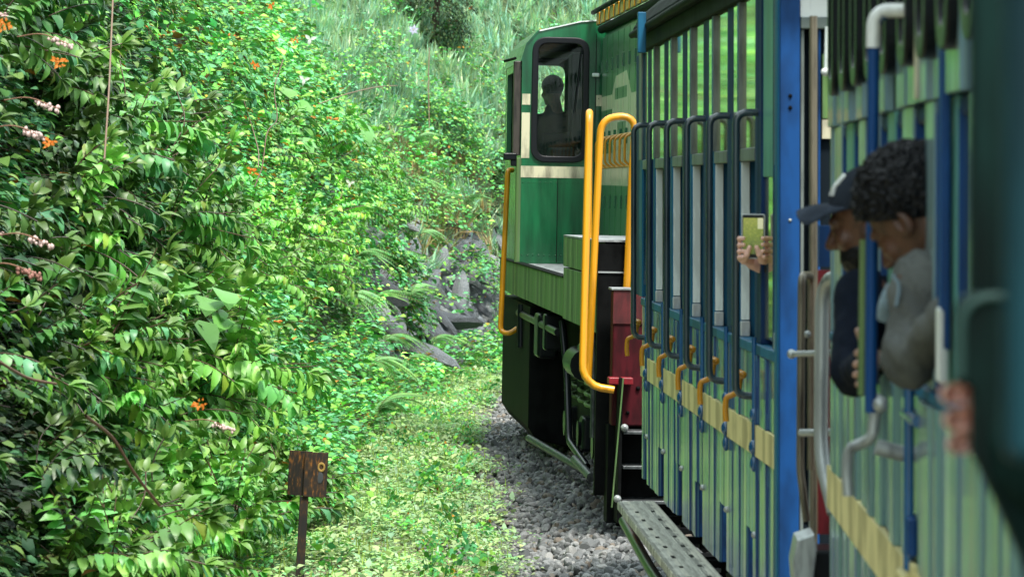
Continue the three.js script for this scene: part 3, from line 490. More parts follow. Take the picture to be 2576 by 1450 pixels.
  mesh('gutter', [rod(V(sx - 0.04, 3.22, 0.02), V(sx - 0.1, 3.21, -0.4), 0.012)], M.black, root);
  mesh('cab_handrail', bent([V(sx - 0.02, 2.3, -0.4), V(sx - 0.06, 2.3, -0.35), V(sx - 0.1, 0.95, -0.35), V(sx - 0.03, 0.93, -0.3), V(sx + 0.04, 0.98, -0.3)], 0.023, 0.1, 60), M.yellow, root);
  // hood with painted stripes
  const HX = 0.70, HL = 7.2;
  const hoodTex = canvas(1024, 512, (x, w, h) => {
    x.fillStyle = '#1c6a3c'; x.fillRect(0, 0, w, h); const r = rng(5), X = (m) => m / 7.2 * w, Y = (m) => (1 - (m - 1.55) / 2) * h;   // z in metres from the cab, y in metres
    x.fillStyle = '#d2d0b4'; x.fillRect(0, Y(2.98), X(1.0), Y(2.86) - Y(2.98)); x.beginPath(); x.moveTo(X(1.0), Y(2.98)); x.lineTo(X(1.3), Y(3.12)); x.lineTo(X(2.2), Y(3.14)); x.lineTo(X(2.6), Y(2.95)); x.lineTo(X(7.2), Y(2.95)); x.lineTo(X(7.2), Y(2.2)); x.lineTo(X(0), Y(2.24)); x.lineTo(X(0), Y(2.76)); x.lineTo(X(1.0), Y(2.76)); x.lineTo(X(1.0), Y(2.86)); x.closePath(); x.fill();
    x.fillStyle = '#1c6a3c'; x.fillRect(X(1.25), Y(3.02), X(1.0), Y(2.93) - Y(3.02)); x.fillRect(X(0.2), Y(2.6), X(0.9), Y(2.5) - Y(2.6)); x.fillRect(X(1.5), Y(2.74), X(0.7), Y(2.6) - Y(2.74));
    for (let k = 0; k < 420; k++) { const px = r() * w, l = 20 + r() * 180, py = r() * h; x.fillStyle = ['rgba(190,205,190,.16)', 'rgba(14,50,30,.28)', 'rgba(60,130,70,.22)', 'rgba(20,30,25,.3)'][k % 4]; x.fillRect(px, py, 1 + r() * 4, l); }
  }, [1, 1]);
  const hoodSide = new THREE.PlaneGeometry(HL, 1.95, 1, 1); // uv 0..1 over the side, turned to face outwards
  const slab = bx(HX + 0.004, 2 * W - HX, 1.53, 3.46, 0.052, HL, 0.03);
  mesh('hood', slab, M.green, root);
  const hs = prep(hoodSide.clone()).rotateY(-Math.PI / 2).translate(sx + HX, 2.49, 0.05 + HL / 2); { const p = hs.attributes.position, u = hs.attributes.uv; for (let i = 0; i < p.count; i++) u.setXY(i, (p.getZ(i) - 0.05) / HL, (p.getY(i) - 1.515) / 1.95); }
  const hoodMat = mat(lin(0.85, 0.85, 0.85), 0.38, { map: hoodTex, clearcoat: 0.55, clearcoatRoughness: 0.22 });
  const side = mesh('hood_side', [hs], hoodMat, root, true);
  { const rl = rng(9); for (let k = 0; k < 15; k++) { const z = 0.12 + k * 0.47, g = bx(HX - 0.026, HX - 0.002, 1.72, 3.4, z, z + 0.43, 0.006); const p = g.attributes.position, u = g.attributes.uv; g.rotateY(0); for (let i = 0; i < p.count; i++) u.setXY(i, (p.getZ(i) - 0.05) / HL, (p.getY(i) - 1.515) / 1.95); mesh('hood_door', g, hoodMat, root, true); each('hinge', [bx(HX - 0.04, HX - 0.025, 2.0, 2.1, z + 0.02, z + 0.05), bx(HX - 0.04, HX - 0.025, 3.1, 3.2, z + 0.02, z + 0.05), bx(HX - 0.045, HX - 0.025, 2.5, 2.62, z + 0.36, z + 0.4)], M.green, root); } }
  { const lv = []; for (let k = 0; k < 46; k++) lv.push(bx(HX - 0.055, HX - 0.02, 1.8 + k * 0.034, 1.818 + k * 0.034, 3.5, 4.2).rotateX(0)); kind(mesh('louvre', lv, hoodMat, root), 'stuff'); }
  mesh('hood_roof', [bx(HX - 0.03, 2 * W - HX + 0.03, 3.46, 3.5, 0.052, HL, 0.015), rod(V(sx + HX - 0.03, 3.47, 0.05), V(sx + HX - 0.03, 3.47, HL), 0.035)], M.roofDark, root);
  for (let k = 0; k < 16; k++) mesh('hazard_plate', [bx(HX - 0.11, HX - 0.085, 3.5, 3.6, 0.1 + k * 0.42, 0.34 + k * 0.42, 0.005).translate(0.03, 0, 0)], M.yellow, root);
  mesh('roof_pipe', [rod(V(sx + HX - 0.1, 3.61, 0.0), V(sx + HX - 0.1, 3.61, HL), 0.02)], M.roofDark, root);
  mesh('roof_walk', [bx(HX - 0.07, HX - 0.055, 3.5, 3.6, 0.05, HL)], M.jambGrey, root);
  // hood ladder of yellow hoops
  { const ld = new THREE.Group(); ld.name = 'hood_railing'; root.add(ld); const a = [];
    mesh('rail', [rod(V(sx + HX - 0.1, 2.56, 1.0), V(sx + HX - 0.1, 2.56, 4.4), 0.01), rod(V(sx + HX - 0.1, 2.32, 1.0), V(sx + HX - 0.1, 2.32, 4.4), 0.009)], M.yellow, ld);
    for (let k = 0; k < 7; k++) mesh('hoop', bent([V(sx + HX - 0.1, 2.56, 1.1 + k * 0.4), V(sx + HX - 0.15, 2.53, 1.1 + k * 0.4), V(sx + HX - 0.15, 2.35, 1.1 + k * 0.4), V(sx + HX - 0.1, 2.32, 1.1 + k * 0.4)], 0.0095, 0.05, 24, 8), M.yellow, ld); }
  // sill, deck, raised end platform
  { const r = rng(3); let z = -2.2, i = 0; const list = [];
    while (z < 5.0) { const w = 0.5 + r() * 0.35, e = Math.min(z + w, 5.02); mesh('sill_plate', [bx(-0.0 - r() * 0.006, 0.05, 1.262, 1.53, z, e - 0.012, 0.004)], M.sill, root); z = e; }
    for (const [a, b] of [[5.03, 5.75], [5.76, 6.55], [6.56, 7.62]]) mesh('sill_plate', [bx(-0.004, 0.05, 1.25, 1.6, a, b - 0.01, 0.004), bx(-0.006, 0.05, 1.61, 1.812, a, b - 0.01, 0.004)], M.sill, root);
    mesh('deck', [bx(0.05, 2 * W - 0.05, 1.47, 1.528, -2.2, 5.03)], M.deck, root);
    mesh('end_platform', [bx(0.051, 2 * W, 1.55, 1.8, 5.04, 7.6), ], M.black, root); mesh('platform_plate', [bx(-0.008, 2 * W, 1.813, 1.825, 5.03, 7.64)], M.deck, root);
    mesh('deck_edge', [bx(-0.012, 0.06, 1.528, 1.54, -2.2, 5.03, 0.003)], M.black, root);
  }
  // end face, red headstock
  mesh('end_face', [bx(0.0, 2 * W, 0.25, 1.8, 7.62, 7.68)], M.black, root);
  mesh('end_seam', [bx(0, 2 * W, 1.622, 1.632, 7.68, 7.69)], M.deck, root);
  const hsx = 0.07;
  const beam = mesh('headstock', [bx(hsx, 2 * W - hsx, 0.7, 1.52, 7.82, 7.98, 0.012)], M.red, root);
  mesh('headstock_plate', [bx(hsx - 0.002, 2 * W - hsx, 1.32, 1.525, 7.981, 7.99, 0.003)], mat(lin(0.1, 0.011, 0.014), 0.55, { map: grime([2.5, 1.6], 110, 19) }), beam);
  mesh('headstock_lip', [bx(hsx - 0.015, 2 * W - hsx, 1.525, 1.54, 7.8, 8.0, 0.004)], M.deck, beam);
  each('bolt', [ball(V(sx + hsx + 0.06, 0.97, 7.985), 0.014), ball(V(sx + hsx + 0.16, 0.93, 7.985), 0.014), ball(V(sx + hsx + 0.1, 0.78, 7.985), 0.012)], M.black, beam);
  mesh('buffer_bracket', [bx(hsx - 0.03, hsx + 0.12, 0.955, 1.0, 7.98, 8.1, 0.008)], M.redBright, beam);
  mesh('under_beam', [bx(hsx - 0.01, 2 * W, 0.1, 0.7, 7.7, 7.9)], M.black, root);
  // end steps
  { const st = new THREE.Group(); st.name = 'end_steps'; root.add(st);
    for (const y of [0.66, 0.45, 0.24]) mesh('tread', [bx(0.13, 0.62, y, y + 0.02, 7.88, 8.16, 0.004)], M.steel, st);
    mesh('side_plate', [bx(0.1, 0.122, 0.12, 1.0, 7.86, 8.16, 0.004)], M.black, st);
    mesh('riser', [bx(0.123, 0.64, 0.08, 0.66, 7.86, 7.872)], M.black, st);
    mesh('step_post', [bx(0.02, 0.085, 0.3, 1.24, 7.5, 7.58, 0.006)], M.sill, st);
    const rdm = mesh('step_rod', [rod(V(sx + 0.12, 1.0, 8.18), V(sx + 0.065, 0.22, 8.18), 0.005)], M.sill, st); mesh('knob', [ball(V(sx + 0.135, 0.7, 8.16), 0.024)], M.silver, rdm); mesh('knob', [ball(V(sx + 0.1, 0.27, 8.16), 0.024)], M.silver, rdm); }
  // yellow end handrails
  root.updateMatrixWorld(true);
  const pl = (x, y, D) => root.worldToLocal(at(x, y, D));
  mesh('end_handrail', bent([pl(1478, 870, 23.2), pl(1482, 285, 23.2), pl(1483, 283, 22.0), pl(1466, 940, 21.8), pl(1494, 972, 21.8), pl(1545, 980, 21.8)], 0.0235, 0.07, 110, 12), M.yellow, root);
  mesh('end_handrail', bent([pl(1480, 950, 22.3), pl(1507, 400, 22.3), pl(1512, 296, 22.3), pl(1600, 290, 22.3), pl(1592, 400, 22.3), pl(1576, 740, 22.3)], 0.0225, 0.11, 110, 12), M.yellow, root);
  mesh('rail_brace', [rod(pl(1600, 560, 22.3), pl(1636, 720, 22.3), 0.018)], M.yellow, root);
  // running gear
  const bogie = (z0) => {
    const b = new THREE.Group(); b.name = 'bogie'; root.add(b);
    mesh('side_frame', [bx(0.16, 0.26, 0.5, 0.72, z0 - 1.5, z0 + 1.5, 0.03), bx(0.14, 0.28, 0.7, 0.85, z0 - 0.9, z0 + 0.9, 0.03)], M.black, b);
    for (const dz of [-1.15, 0, 1.15]) {
      mesh('wheel', [rod(V(sx + 0.8, 0.48, z0 + dz), V(sx + 0.93, 0.48, z0 + dz), 0.42, 0.42, 28)], M.black, b);
      mesh('axle_box', [bx(0.1, 0.26, 0.36, 0.6, z0 + dz - 0.13, z0 + dz + 0.13, 0.03), rod(V(sx + 0.08, 0.48, z0 + dz), V(sx + 0.12, 0.48, z0 + dz), 0.09, 0.07, 14)], M.blackGloss, b);
      for (const e of [-0.26, 0.26]) { const sp = []; for (let k = 0; k <= 60; k++) { const a = k / 60 * Math.PI * 2 * 5; sp.push(V(sx + 0.17 + 0.06 * Math.cos(a), 0.66 + k / 60 * 0.36, z0 + dz + e + 0.06 * Math.sin(a))); } mesh('spring', new THREE.TubeGeometry(new THREE.CatmullRomCurve3(sp), 120, 0.014, 6), M.sill, b); }
    }
    mesh('brake_cylinder', [rod(V(sx + 0.12, 0.95, z0 - 0.5), V(sx + 0.12, 0.95, z0 + 0.15), 0.11, 0.11, 16), rod(V(sx + 0.08, 1.08, z0 + 0.3), V(sx + 0.08, 1.08, z0 + 1.3), 0.035), tube([V(sx + 0.06, 1.2, z0 - 1.2), V(sx + 0.08, 0.8, z0 - 0.9), V(sx + 0.06, 0.4, z0 - 0.4), V(sx + 0.1, 0.3, z0 + 0.6)], 0.025)], M.blackGloss, b);
    mesh('sand_pipe', [rod(V(sx + 0.05, 0.32, z0 + 0.2), V(sx + 0.05, 0.3, z0 + 1.5), 0.03), rod(V(sx + 0.06, 1.25, z0 + 1.4), V(sx + 0.06, 0.55, z0 + 1.45), 0.02)], M.steel, b);
  };
  bogie(5.4);
  { const ft = new THREE.Shape([[0.04, 1.2], [0.04, 0.26], [0.1, 0.17], [0.4, 0.1], [1.2, 0.1], [1.2, 1.2]].map(([x, y]) => new THREE.Vector2(sx + x, y))); mesh('fuel_tank', extrude(ft, 3.4, 0.01).translate(0, 0, -2.1), M.black, root); }
  mesh('frame', [bx(0.3, 2 * W - 0.3, 0.75, 1.48, -2.2, 7.6)], M.black, root);
  mesh('tank_pipe', [rod(V(sx + 0.02, 1.2, 0.4), V(sx + 0.02, 0.85, 0.45), 0.03), rod(V(sx + 0.03, 1.12, 0.0), V(sx + 0.03, 1.12, 4.2), 0.028), bx(0.0, 0.16, 0.86, 1.2, 2.2, 2.6, 0.03), bx(0.0, 0.14, 0.95, 1.22, 3.1, 3.3, 0.02)], M.blackGloss, root);
  mesh('rod', [rod(V(sx + 0.02, 0.19, 1.6), V(sx + 0.2, 0.17, 4.6), 0.03)], M.steel, root);
}
// ---------------------------------------------------------------- vegetation
function leafParts(len, wid, segs, droop, fold, twist = 0, shape = 0) {   // one curved leaf along +z, its upper face +y; returns raw triangles
  const rows = [];
  for (let i = 0; i <= segs; i++) {
    const t = i / segs, w = wid * 0.5 * (shape === 1 ? Math.pow(Math.sin(Math.PI * Math.pow(t, 0.55)), 0.9) : Math.pow(Math.sin(Math.PI * Math.pow(t, 0.66)), 1.05)) * (i === 0 ? 0 : 1) + (i === 0 ? wid * 0.02 : 0);
    const a = droop * t, z = len * (Math.abs(droop) < 0.01 ? t : Math.sin(a) / droop), y = len * (Math.abs(droop) < 0.01 ? 0 : (Math.cos(a) - 1) / droop), tw = twist * t;
    rows.push([V(-w * Math.cos(tw), y + w * fold - w * Math.sin(tw), z), V(0, y, z), V(w * Math.cos(tw), y + w * fold + w * Math.sin(tw), z)]);
  }
  const tri = [];
  for (let i = 0; i < segs; i++) { const A = rows[i], C = rows[i + 1]; for (let k = 0; k < 2; k++) { if (i < segs - 1) tri.push(A[k], C[k], C[k + 1]); else { tri.push(A[k], C[1], C[1]); } if (i > 0) tri.push(A[k], C[k + 1], A[k + 1]); else tri.push(A[k], C[k + 1], A[k + 1]); } }
  const good = []; for (let i = 0; i < tri.length; i += 3) { const a = tri[i], b = tri[i + 1], c = tri[i + 2]; if (a.distanceToSquared(b) > 1e-12 && b.distanceToSquared(c) > 1e-12 && a.distanceToSquared(c) > 1e-12) good.push(a, b, c); }
  // last row: two triangles to the tip
  const L = rows[segs - 1], T = rows[segs][1]; for (let k = 0; k < 2; k++) good.push(L[k], T, L[k + 1]);
  return good;
}
function leafGeo(tri) {
  const g = new THREE.BufferGeometry(); g.setAttribute('position', new THREE.Float32BufferAttribute(tri.flatMap((p) => [p.x, p.y, p.z]), 3)); g.setAttribute('uv', new THREE.Float32BufferAttribute(tri.flatMap((p) => [p.x * 10, p.z * 10]), 2));
  const m = mergeVertices(g, 1e-5); m.computeVertexNormals(); return m;
}
class Sprig {                                              // collects leaves and stems with vertex colours, and remembers where each leaf sits
  constructor() { this.pos = []; this.nor = []; this.col = []; this.leaves = []; }
  add(g, m4, c) {
    const p = V(0, 0, 0), n3 = new THREE.Matrix3().getNormalMatrix(m4), G = g.index ? g.toNonIndexed() : g, P = G.attributes.position, N = G.attributes.normal;
    for (let i = 0; i < P.count; i++) { p.fromBufferAttribute(P, i).applyMatrix4(m4); this.pos.push(p.x, p.y, p.z); p.fromBufferAttribute(N, i).applyMatrix3(n3).normalize(); this.nor.push(p.x, p.y, p.z); this.col.push(...c); }
  }
  leaf(kindIdx, m4, c) { this.leaves.push([kindIdx, m4.clone(), c]); this.add(leafKinds[kindIdx], m4, c); }
  geo() { const g = new THREE.BufferGeometry(); g.setAttribute('position', new THREE.Float32BufferAttribute(this.pos, 3)); g.setAttribute('normal', new THREE.Float32BufferAttribute(this.nor, 3)); g.setAttribute('color', new THREE.Float32BufferAttribute(this.col, 3)); return g; }
}
const leafKinds = [
  leafGeo(leafParts(1, 0.5, 4, 0.9, 0.25)), leafGeo(leafParts(1, 0.44, 4, 1.5, 0.35, 0.3)), leafGeo(leafParts(1, 0.56, 4, 0.5, 0.15, -0.25)), leafGeo(leafParts(1, 0.36, 4, 1.1, 0.3, 0.2)),
  leafGeo(leafParts(1, 0.85, 4, 0.6, 0.2, 0.15, 1)), leafGeo(leafParts(1, 0.62, 3, 0.7, 0.25, 0, 1)), leafGeo(leafParts(1, 0.17, 3, 0.5, 0.2)), leafGeo(leafParts(1, 0.07, 3, 0.7, 0)),
];
const UP = V(0, 1, 0);
function lookM(p, dir, up, s, roll = 0) {                  // leaf frame: +z along dir, +y near up
  const z = dir.clone().normalize(); let x = up.clone().cross(z); if (x.lengthSq() < 1e-6) x.set(1, 0, 0); x.normalize(); const y = z.clone().cross(x);
  const m = new THREE.Matrix4().makeBasis(x, y, z); if (roll) m.multiply(new THREE.Matrix4().makeRotationZ(roll));
  return m.scale(V(s, s, s)).setPosition(p);
}
const stemMat4 = new THREE.Matrix4();
function addStem(S, pts, r, c) { S.add(prep(new THREE.TubeGeometry(new THREE.CatmullRomCurve3(pts), pts.length * 2, r, 4)), stemMat4.identity(), c); }
const greens = [[0.075, 0.26, 0.035], [0.1, 0.3, 0.04], [0.05, 0.21, 0.055], [0.15, 0.34, 0.04], [0.085, 0.28, 0.12], [0.2, 0.37, 0.06], [0.06, 0.24, 0.07]];
function tintOf(r, warm = 0.04) { const c = greens[Math.floor(r() * greens.length)], k = 0.75 + 0.55 * r(); if (r() < warm) return [[0.3, 0.13, 0.015], [0.26, 0.2, 0.02], [0.16, 0.07, 0.02]][Math.floor(r() * 3)]; return c.map((v) => v * k); }
const brown = [0.07, 0.035, 0.018];
// sprig builders: +z is the direction of growth, +y up
function broadSprig(seed, L = 0.42, leafLen = 0.1) {
  const r = rng(seed), S = new Sprig(), pts = [], n = 6; for (let i = 0; i <= n; i++) { const t = i / n; pts.push(V(0.03 * Math.sin(t * 5 + seed), L * (0.3 * t - 0.42 * t * t), L * t)); }
  addStem(S, pts, 0.0034, brown); const base = tintOf(r, 0);
  const curve = new THREE.CatmullRomCurve3(pts), N = 8;
  for (let i = 0; i < N; i++) {
    const t = 0.15 + 0.82 * i / (N - 1), p = curve.getPoint(t), tan = curve.getTangent(t), side = UP.clone().cross(tan).normalize();
    for (const s of [-1, 1]) { const d = tan.clone().multiplyScalar(0.3 + 0.6 * t).addScaledVector(side, s * (1.0 - 0.45 * t)).add(V((r() - 0.5) * 0.25, -0.3 - 0.6 * r(), (r() - 0.5) * 0.25)); S.leaf([0, 1, 2, 0, 3][Math.floor(r() * 5)], lookM(p, d, V((r() - 0.5) * 0.4, 1, 0.5), leafLen * (0.8 + 0.5 * r()) * (1 - 0.25 * t), (r() - 0.5) * 0.35), mix3(base, tintOf(r, 0.012), 0.45)); }
  }
  const e = curve.getPoint(1); for (let k = 0; k < 5; k++) { const a = k / 5 * 6.28 + r(); S.leaf(3, lookM(e, V(Math.cos(a) * 0.8, Math.sin(a) * 0.45 + 0.1, 0.9), V(0, 1, -0.5), leafLen * (0.6 + 0.4 * r())), [0.09 + 0.04 * r(), 0.24, 0.035]); }
  return S;
}
function vineSprig(seed, L = 0.34, leafLen = 0.052, K = [4, 5]) {
  const r = rng(seed), S = new Sprig(), pts = [], n = 5; for (let i = 0; i <= n; i++) { const t = i / n; pts.push(V(0.06 * Math.sin(t * 7 + seed), L * (0.15 * t - 0.55 * t * t), L * t * 0.8)); }
  addStem(S, pts, 0.0016, brown); const curve = new THREE.CatmullRomCurve3(pts);
  for (let i = 0; i < 18; i++) { const t = 0.06 + 0.92 * r(), p = curve.getPoint(t).add(V((r() - 0.5) * 0.14, (r() - 0.5) * 0.1, (r() - 0.3) * 0.1)); S.leaf(K[Math.floor(r() * K.length)], lookM(p, V((r() - 0.5) * 1.8, -0.2 - 0.6 * r(), 0.5 + 0.5 * r()), V((r() - 0.5), 1, 0.7), leafLen * (0.6 + 0.7 * r()), (r() - 0.5) * 0.6), tintOf(r, 0.03)); }
  return S;
}
function fernFrond(seed, L = 0.6) {
  const r = rng(seed), S = new Sprig(), pts = [], n = 7, bow = 0.5 + 0.4 * r(); for (let i = 0; i <= n; i++) { const t = i / n; pts.push(V(0.03 * Math.sin(t * 3), L * (0.55 * t - (0.55 + bow) * t * t), L * t * (1 - 0.15 * t))); }
  addStem(S, pts, 0.0022, [0.12, 0.11, 0.03]); const curve = new THREE.CatmullRomCurve3(pts), N = 24, c = [0.16 + 0.07 * r(), 0.42 + 0.08 * r(), 0.12 + 0.06 * r()];
  for (let i = 1; i < N; i++) { const t = 0.08 + 0.9 * i / N, p = curve.getPoint(t), tan = curve.getTangent(t), side = UP.clone().cross(tan).normalize(), l = L * 0.2 * Math.sin(Math.PI * (0.18 + 0.8 * t)) ; for (const s of [-1, 1]) S.leaf(6, lookM(p, tan.clone().multiplyScalar(0.45).addScaledVector(side, s).add(V(0, -0.25, 0)), V(0, 1, 0), l * (0.9 + 0.2 * r())), c.map((v) => v * (0.85 + 0.3 * r()))); }
  return S;
}
function grassTuft(seed, L = 0.36, cols = [[0.28, 0.45, 0.28], [0.36, 0.5, 0.36], [0.22, 0.4, 0.3], [0.38, 0.47, 0.28]]) {
  const r = rng(seed), S = new Sprig(); for (let i = 0; i < 20; i++) { const c = cols[Math.floor(r() * cols.length)]; S.leaf(7, lookM(V((r() - 0.5) * 0.12, 0, (r() - 0.5) * 0.12), V((r() - 0.5) * 1.5, 0.8 + 0.5 * r(), 0.35 + (r() - 0.5) * 1.4), V(0, 0.3, -1), L * (0.5 + 0.6 * r()), r() * 6), c); } return S;
}
function bigSprig(seed) {                                   // a few very large soft leaves on long stalks
  const r = rng(seed), S = new Sprig(); for (let i = 0; i < 7; i++) { const a = i / 7 * 6.28 + r(), e = V(Math.cos(a) * 0.13, 0.04 + 0.08 * r(), 0.16 + Math.sin(a) * 0.08 + 0.1 * r()); addStem(S, [V(0, 0, 0), V(e.x * 0.4, e.y * 0.8, e.z * 0.6), e], 0.0028, [0.1, 0.12, 0.04]); S.leaf(i % 2 ? 4 : 2, lookM(e, V(Math.cos(a), -0.6, 0.7), V(0, 1, 0.7), 0.13 + 0.08 * r(), (r() - 0.5) * 0.4), [0.12, 0.3 + 0.06 * r(), 0.06]); } return S;
}
function coverPatch(seed) {
  const r = rng(seed), S = new Sprig(), cb = tintOf(r, 0); for (let i = 0; i < 24; i++) { const c = mix3(cb, tintOf(r, 0), 0.3).map((v, k) => v * [1.75, 1.15, 3.0][k]); S.leaf(5, lookM(V((r() - 0.5) * 0.3, 0.01 + 0.06 * r(), (r() - 0.5) * 0.3), V(r() - 0.5, 0.25 * r(), r() - 0.5), V((r() - 0.5) * 0.6, 1, (r() - 0.5) * 0.6), 0.022 + 0.055 * r() * r()), c); } for (let i = 0; i < 1; i++) S.leaf(7, lookM(V((r() - 0.5) * 0.3, 0, (r() - 0.5) * 0.3), V((r() - 0.5), 1.1, r() - 0.5), V(0, 0, 1), 0.06 + 0.1 * r(), r() * 6), [0.28, 0.38, 0.09]); return S;
}
const leafMat = mat(lin(1, 1, 1), 0.46, { vertexColors: true, transmission: 0.35, thickness: 0, side: THREE.DoubleSide, specularIntensity: 1 });
const dullLeaf = mat(lin(1, 1, 1), 0.65, { vertexColors: true, transmission: 0.25, thickness: 0, side: THREE.DoubleSide, specularIntensity: 0.6 });
const mk = (f, n, ...a) => Array.from({ length: n }, (_, k) => f(500 + k * 17, ...a));
const SP = { big: mk(bigSprig, 3), broad: mk(broadSprig, 5, 0.42, 0.135), broadSmall: mk(broadSprig, 4, 0.34, 0.095), vine: mk(vineSprig, 5, 0.34, 0.06), lantana: mk(vineSprig, 4, 0.36, 0.075, [0, 2, 5]), small: mk(vineSprig, 4, 0.26, 0.036), fern: mk(fernFrond, 4), grass: mk(grassTuft, 4), cover: mk(coverPatch, 4),
  dry: [1, 2].map((k) => grassTuft(900 + k, 0.45, [[0.3, 0.21, 0.1], [0.34, 0.28, 0.15], [0.22, 0.18, 0.08], [0.24, 0.3, 0.12]])) };
const geoCache = new Map(); const geoOf = (S) => { if (!geoCache.has(S)) geoCache.set(S, S.geo()); return geoCache.get(S); };
function scatter(list, m, name, parent) {                  // list of [sprig, matrix, tint] -> one instanced part per sprig shape
  const by = new Map(); for (const e of list) { if (!by.has(e[0])) by.set(e[0], []); by.get(e[0]).push(e); }
  for (const [S, es] of by) { const im = new THREE.InstancedMesh(geoOf(S), m, es.length); im.name = parent === scene ? numbered(name) : name; kind(im, 'stuff'); im.castShadow = im.receiveShadow = true; es.forEach((e, i) => { im.setMatrixAt(i, e[1]); im.setColorAt(i, e[2]); }); parent.add(im); }
}
const pick = (a, r) => a[Math.floor(r() * a.length)];
function sprigM(fr, out, r, s, dirUp = 0.35, spread = 0.9) {
  const d = fr.n.clone().addScaledVector(fr.along, (r() - 0.5) * spread * 2).addScaledVector(UP, dirUp + (r() - 0.5) * spread);
  return lookM(fr.p.clone().addScaledVector(fr.n, out), d, V((r() - 0.5) * 0.5, 1, (r() - 0.5) * 0.5), s);
}
// what shows where on the face, in metres along and up
const shade = (r, k = 1, v = 0.5) => { const m = k * (1 - v / 2 + v * r()); return lin(m * (0.92 + 0.16 * r()), m, m * (0.9 + 0.25 * r())); };
{ // undergrowth over the whole face: what nobody could count
  const r = rng(4242), leafy = [], grass = [];
  for (let k = 0; k < 14000; k++) {
    const a = 9 + 62 * Math.pow(r(), 1.15), t = r() < 0.72 ? r() * 4.2 : 4 + r() * 5; if (a < 13 && t > 4) continue;
    const fr = bankFrame(a, t), rk = rockish(a, t); if (rk > 0.35 && r() < 0.86) continue;
    const far = smooth(41, 46, a) * smooth(1.6, 2.4, t + 0.8 * noise.noise(a * 0.6, t, 3));
    if (r() < far * 0.5) continue;
    const clump = 0.55 + 0.6 * smooth(-0.3, 0.4, noise.noise(a * 0.8, t * 1.4, 12)), sc = a > 34 ? 0.9 + 0.6 * r() : 0.8 + 0.6 * r();
    leafy.push([pick(a > 25 ? (r() < 0.5 ? SP.small : SP.vine) : r() < 0.5 ? SP.vine : SP.lantana, r), sprigM(fr, -0.03 + 0.16 * r(), r, sc), shade(r, lerp(0.3, 2.35, smooth(12, 30, a)) * clump * lerp(0.25, 1, smooth(0.7, 1.3, hollow(fr.p.clone().addScaledVector(fr.n, 0.4)))))]);  // near sprigs and hollows tinted dark as shade between the shrubs
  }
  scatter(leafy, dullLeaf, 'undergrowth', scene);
  for (let k = 0; k < 13000; k++) {
    const a = 39 + 32 * r(), t = 1.2 + 9 * r(), g = smooth(41, 46, a) * smooth(1.4, 2.4, t + 0.8 * noise.noise(a * 0.6, t, 3)); if (r() > g) continue;
    const fr = bankFrame(a, t); if (hollow(fr.p) < 1) continue; const dry = (noise.noise(a * 0.4, t * 0.5, 77) > 0.3 && t < 3.4) || (t < 2.6 && r() < 0.5); const d = UP.clone().addScaledVector(fr.n, 0.6).addScaledVector(fr.along, 0.5);
    grass.push([pick(dry && r() < 0.7 ? SP.dry : SP.grass, r), lookM(fr.p, fr.n.clone().addScaledVector(fr.along, 0.5 + (r() - 0.5) * 0.6), UP.clone().addScaledVector(fr.n, 0.5).addScaledVector(fr.along, (r() - 0.5) * 0.8), 0.8 + 0.6 * r()), shade(r, 1.4 + 0.3 * noise.noise(a, t, 5), 0.35)]);
  }
  scatter(grass, dullLeaf, 'hill_grass', scene);
  const cover = [];
  for (let k = 0; k < 9500; k++) {
    const d = 17 + 42 * Math.pow(r(), 1.1), x0 = footX(d) - 0.1, x1 = edgeX(d) + 0.08, x = lerp(x0, x1 - 0.14, Math.pow(r(), 0.8)); const bare = noise.noise(x * 1.6, d * 0.7, 21); if (bare < 0.04 - 0.2 * (1 - smooth(0, 0.5, x1 - x)) && r() < 0.85) continue;
    if (x > x1 - 0.35 && noise.noise(x * 2, d * 1.1, 9) < 0.02 && r() < 0.7) continue;
    cover.push([pick(SP.cover, r), lookM(V(x, -0.07, -d), V(r() - 0.5, 0, r() - 0.5), UP, 0.8 + 0.9 * r()), shade(r, 1.3 + 0.7 * noise.noise(x * 1.5, d * 0.7, 4), 0.25)]);
  }
  for (let k = 0; k < 1500; k++) { const d = 17 + 36 * r(), x0 = footX(d), x1 = edgeX(d), x = x0 + (x1 + 0.02 - x0) * r(), w = noise.noise(x * 1.8, d * 0.9, 55); if (w < 0.12) continue; cover.push([pick(r() < 0.5 ? SP.small : SP.vine, r), lookM(V(x, -0.06, -d), V(r() - 0.5, 0.9, r() - 0.5), V(r() - 0.5, 0.3, r() - 0.5), 0.45 + 0.4 * r()), shade(r, 1.5, 0.6)]); }
  for (let k = 0; k < 260; k++) { const d = 18 + 14 * r(), x = edgeX(d) - 0.05 + 0.25 * r() * r(); if (noise.noise(x * 2, d * 0.8, 61) < 0.1) continue; cover.push([pick(SP.cover, r), lookM(V(x, -0.02, -d), V(r() - 0.5, 0, r() - 0.5), UP, 0.7 + 0.5 * r()), shade(r, 1.3, 0.5)]); }
  scatter(cover, mat(lin(1, 1, 1), 0.9, { vertexColors: true, transmission: 0.3, thickness: 0, side: THREE.DoubleSide, specularIntensity: 0.25 }), 'ground_cover', scene);
}
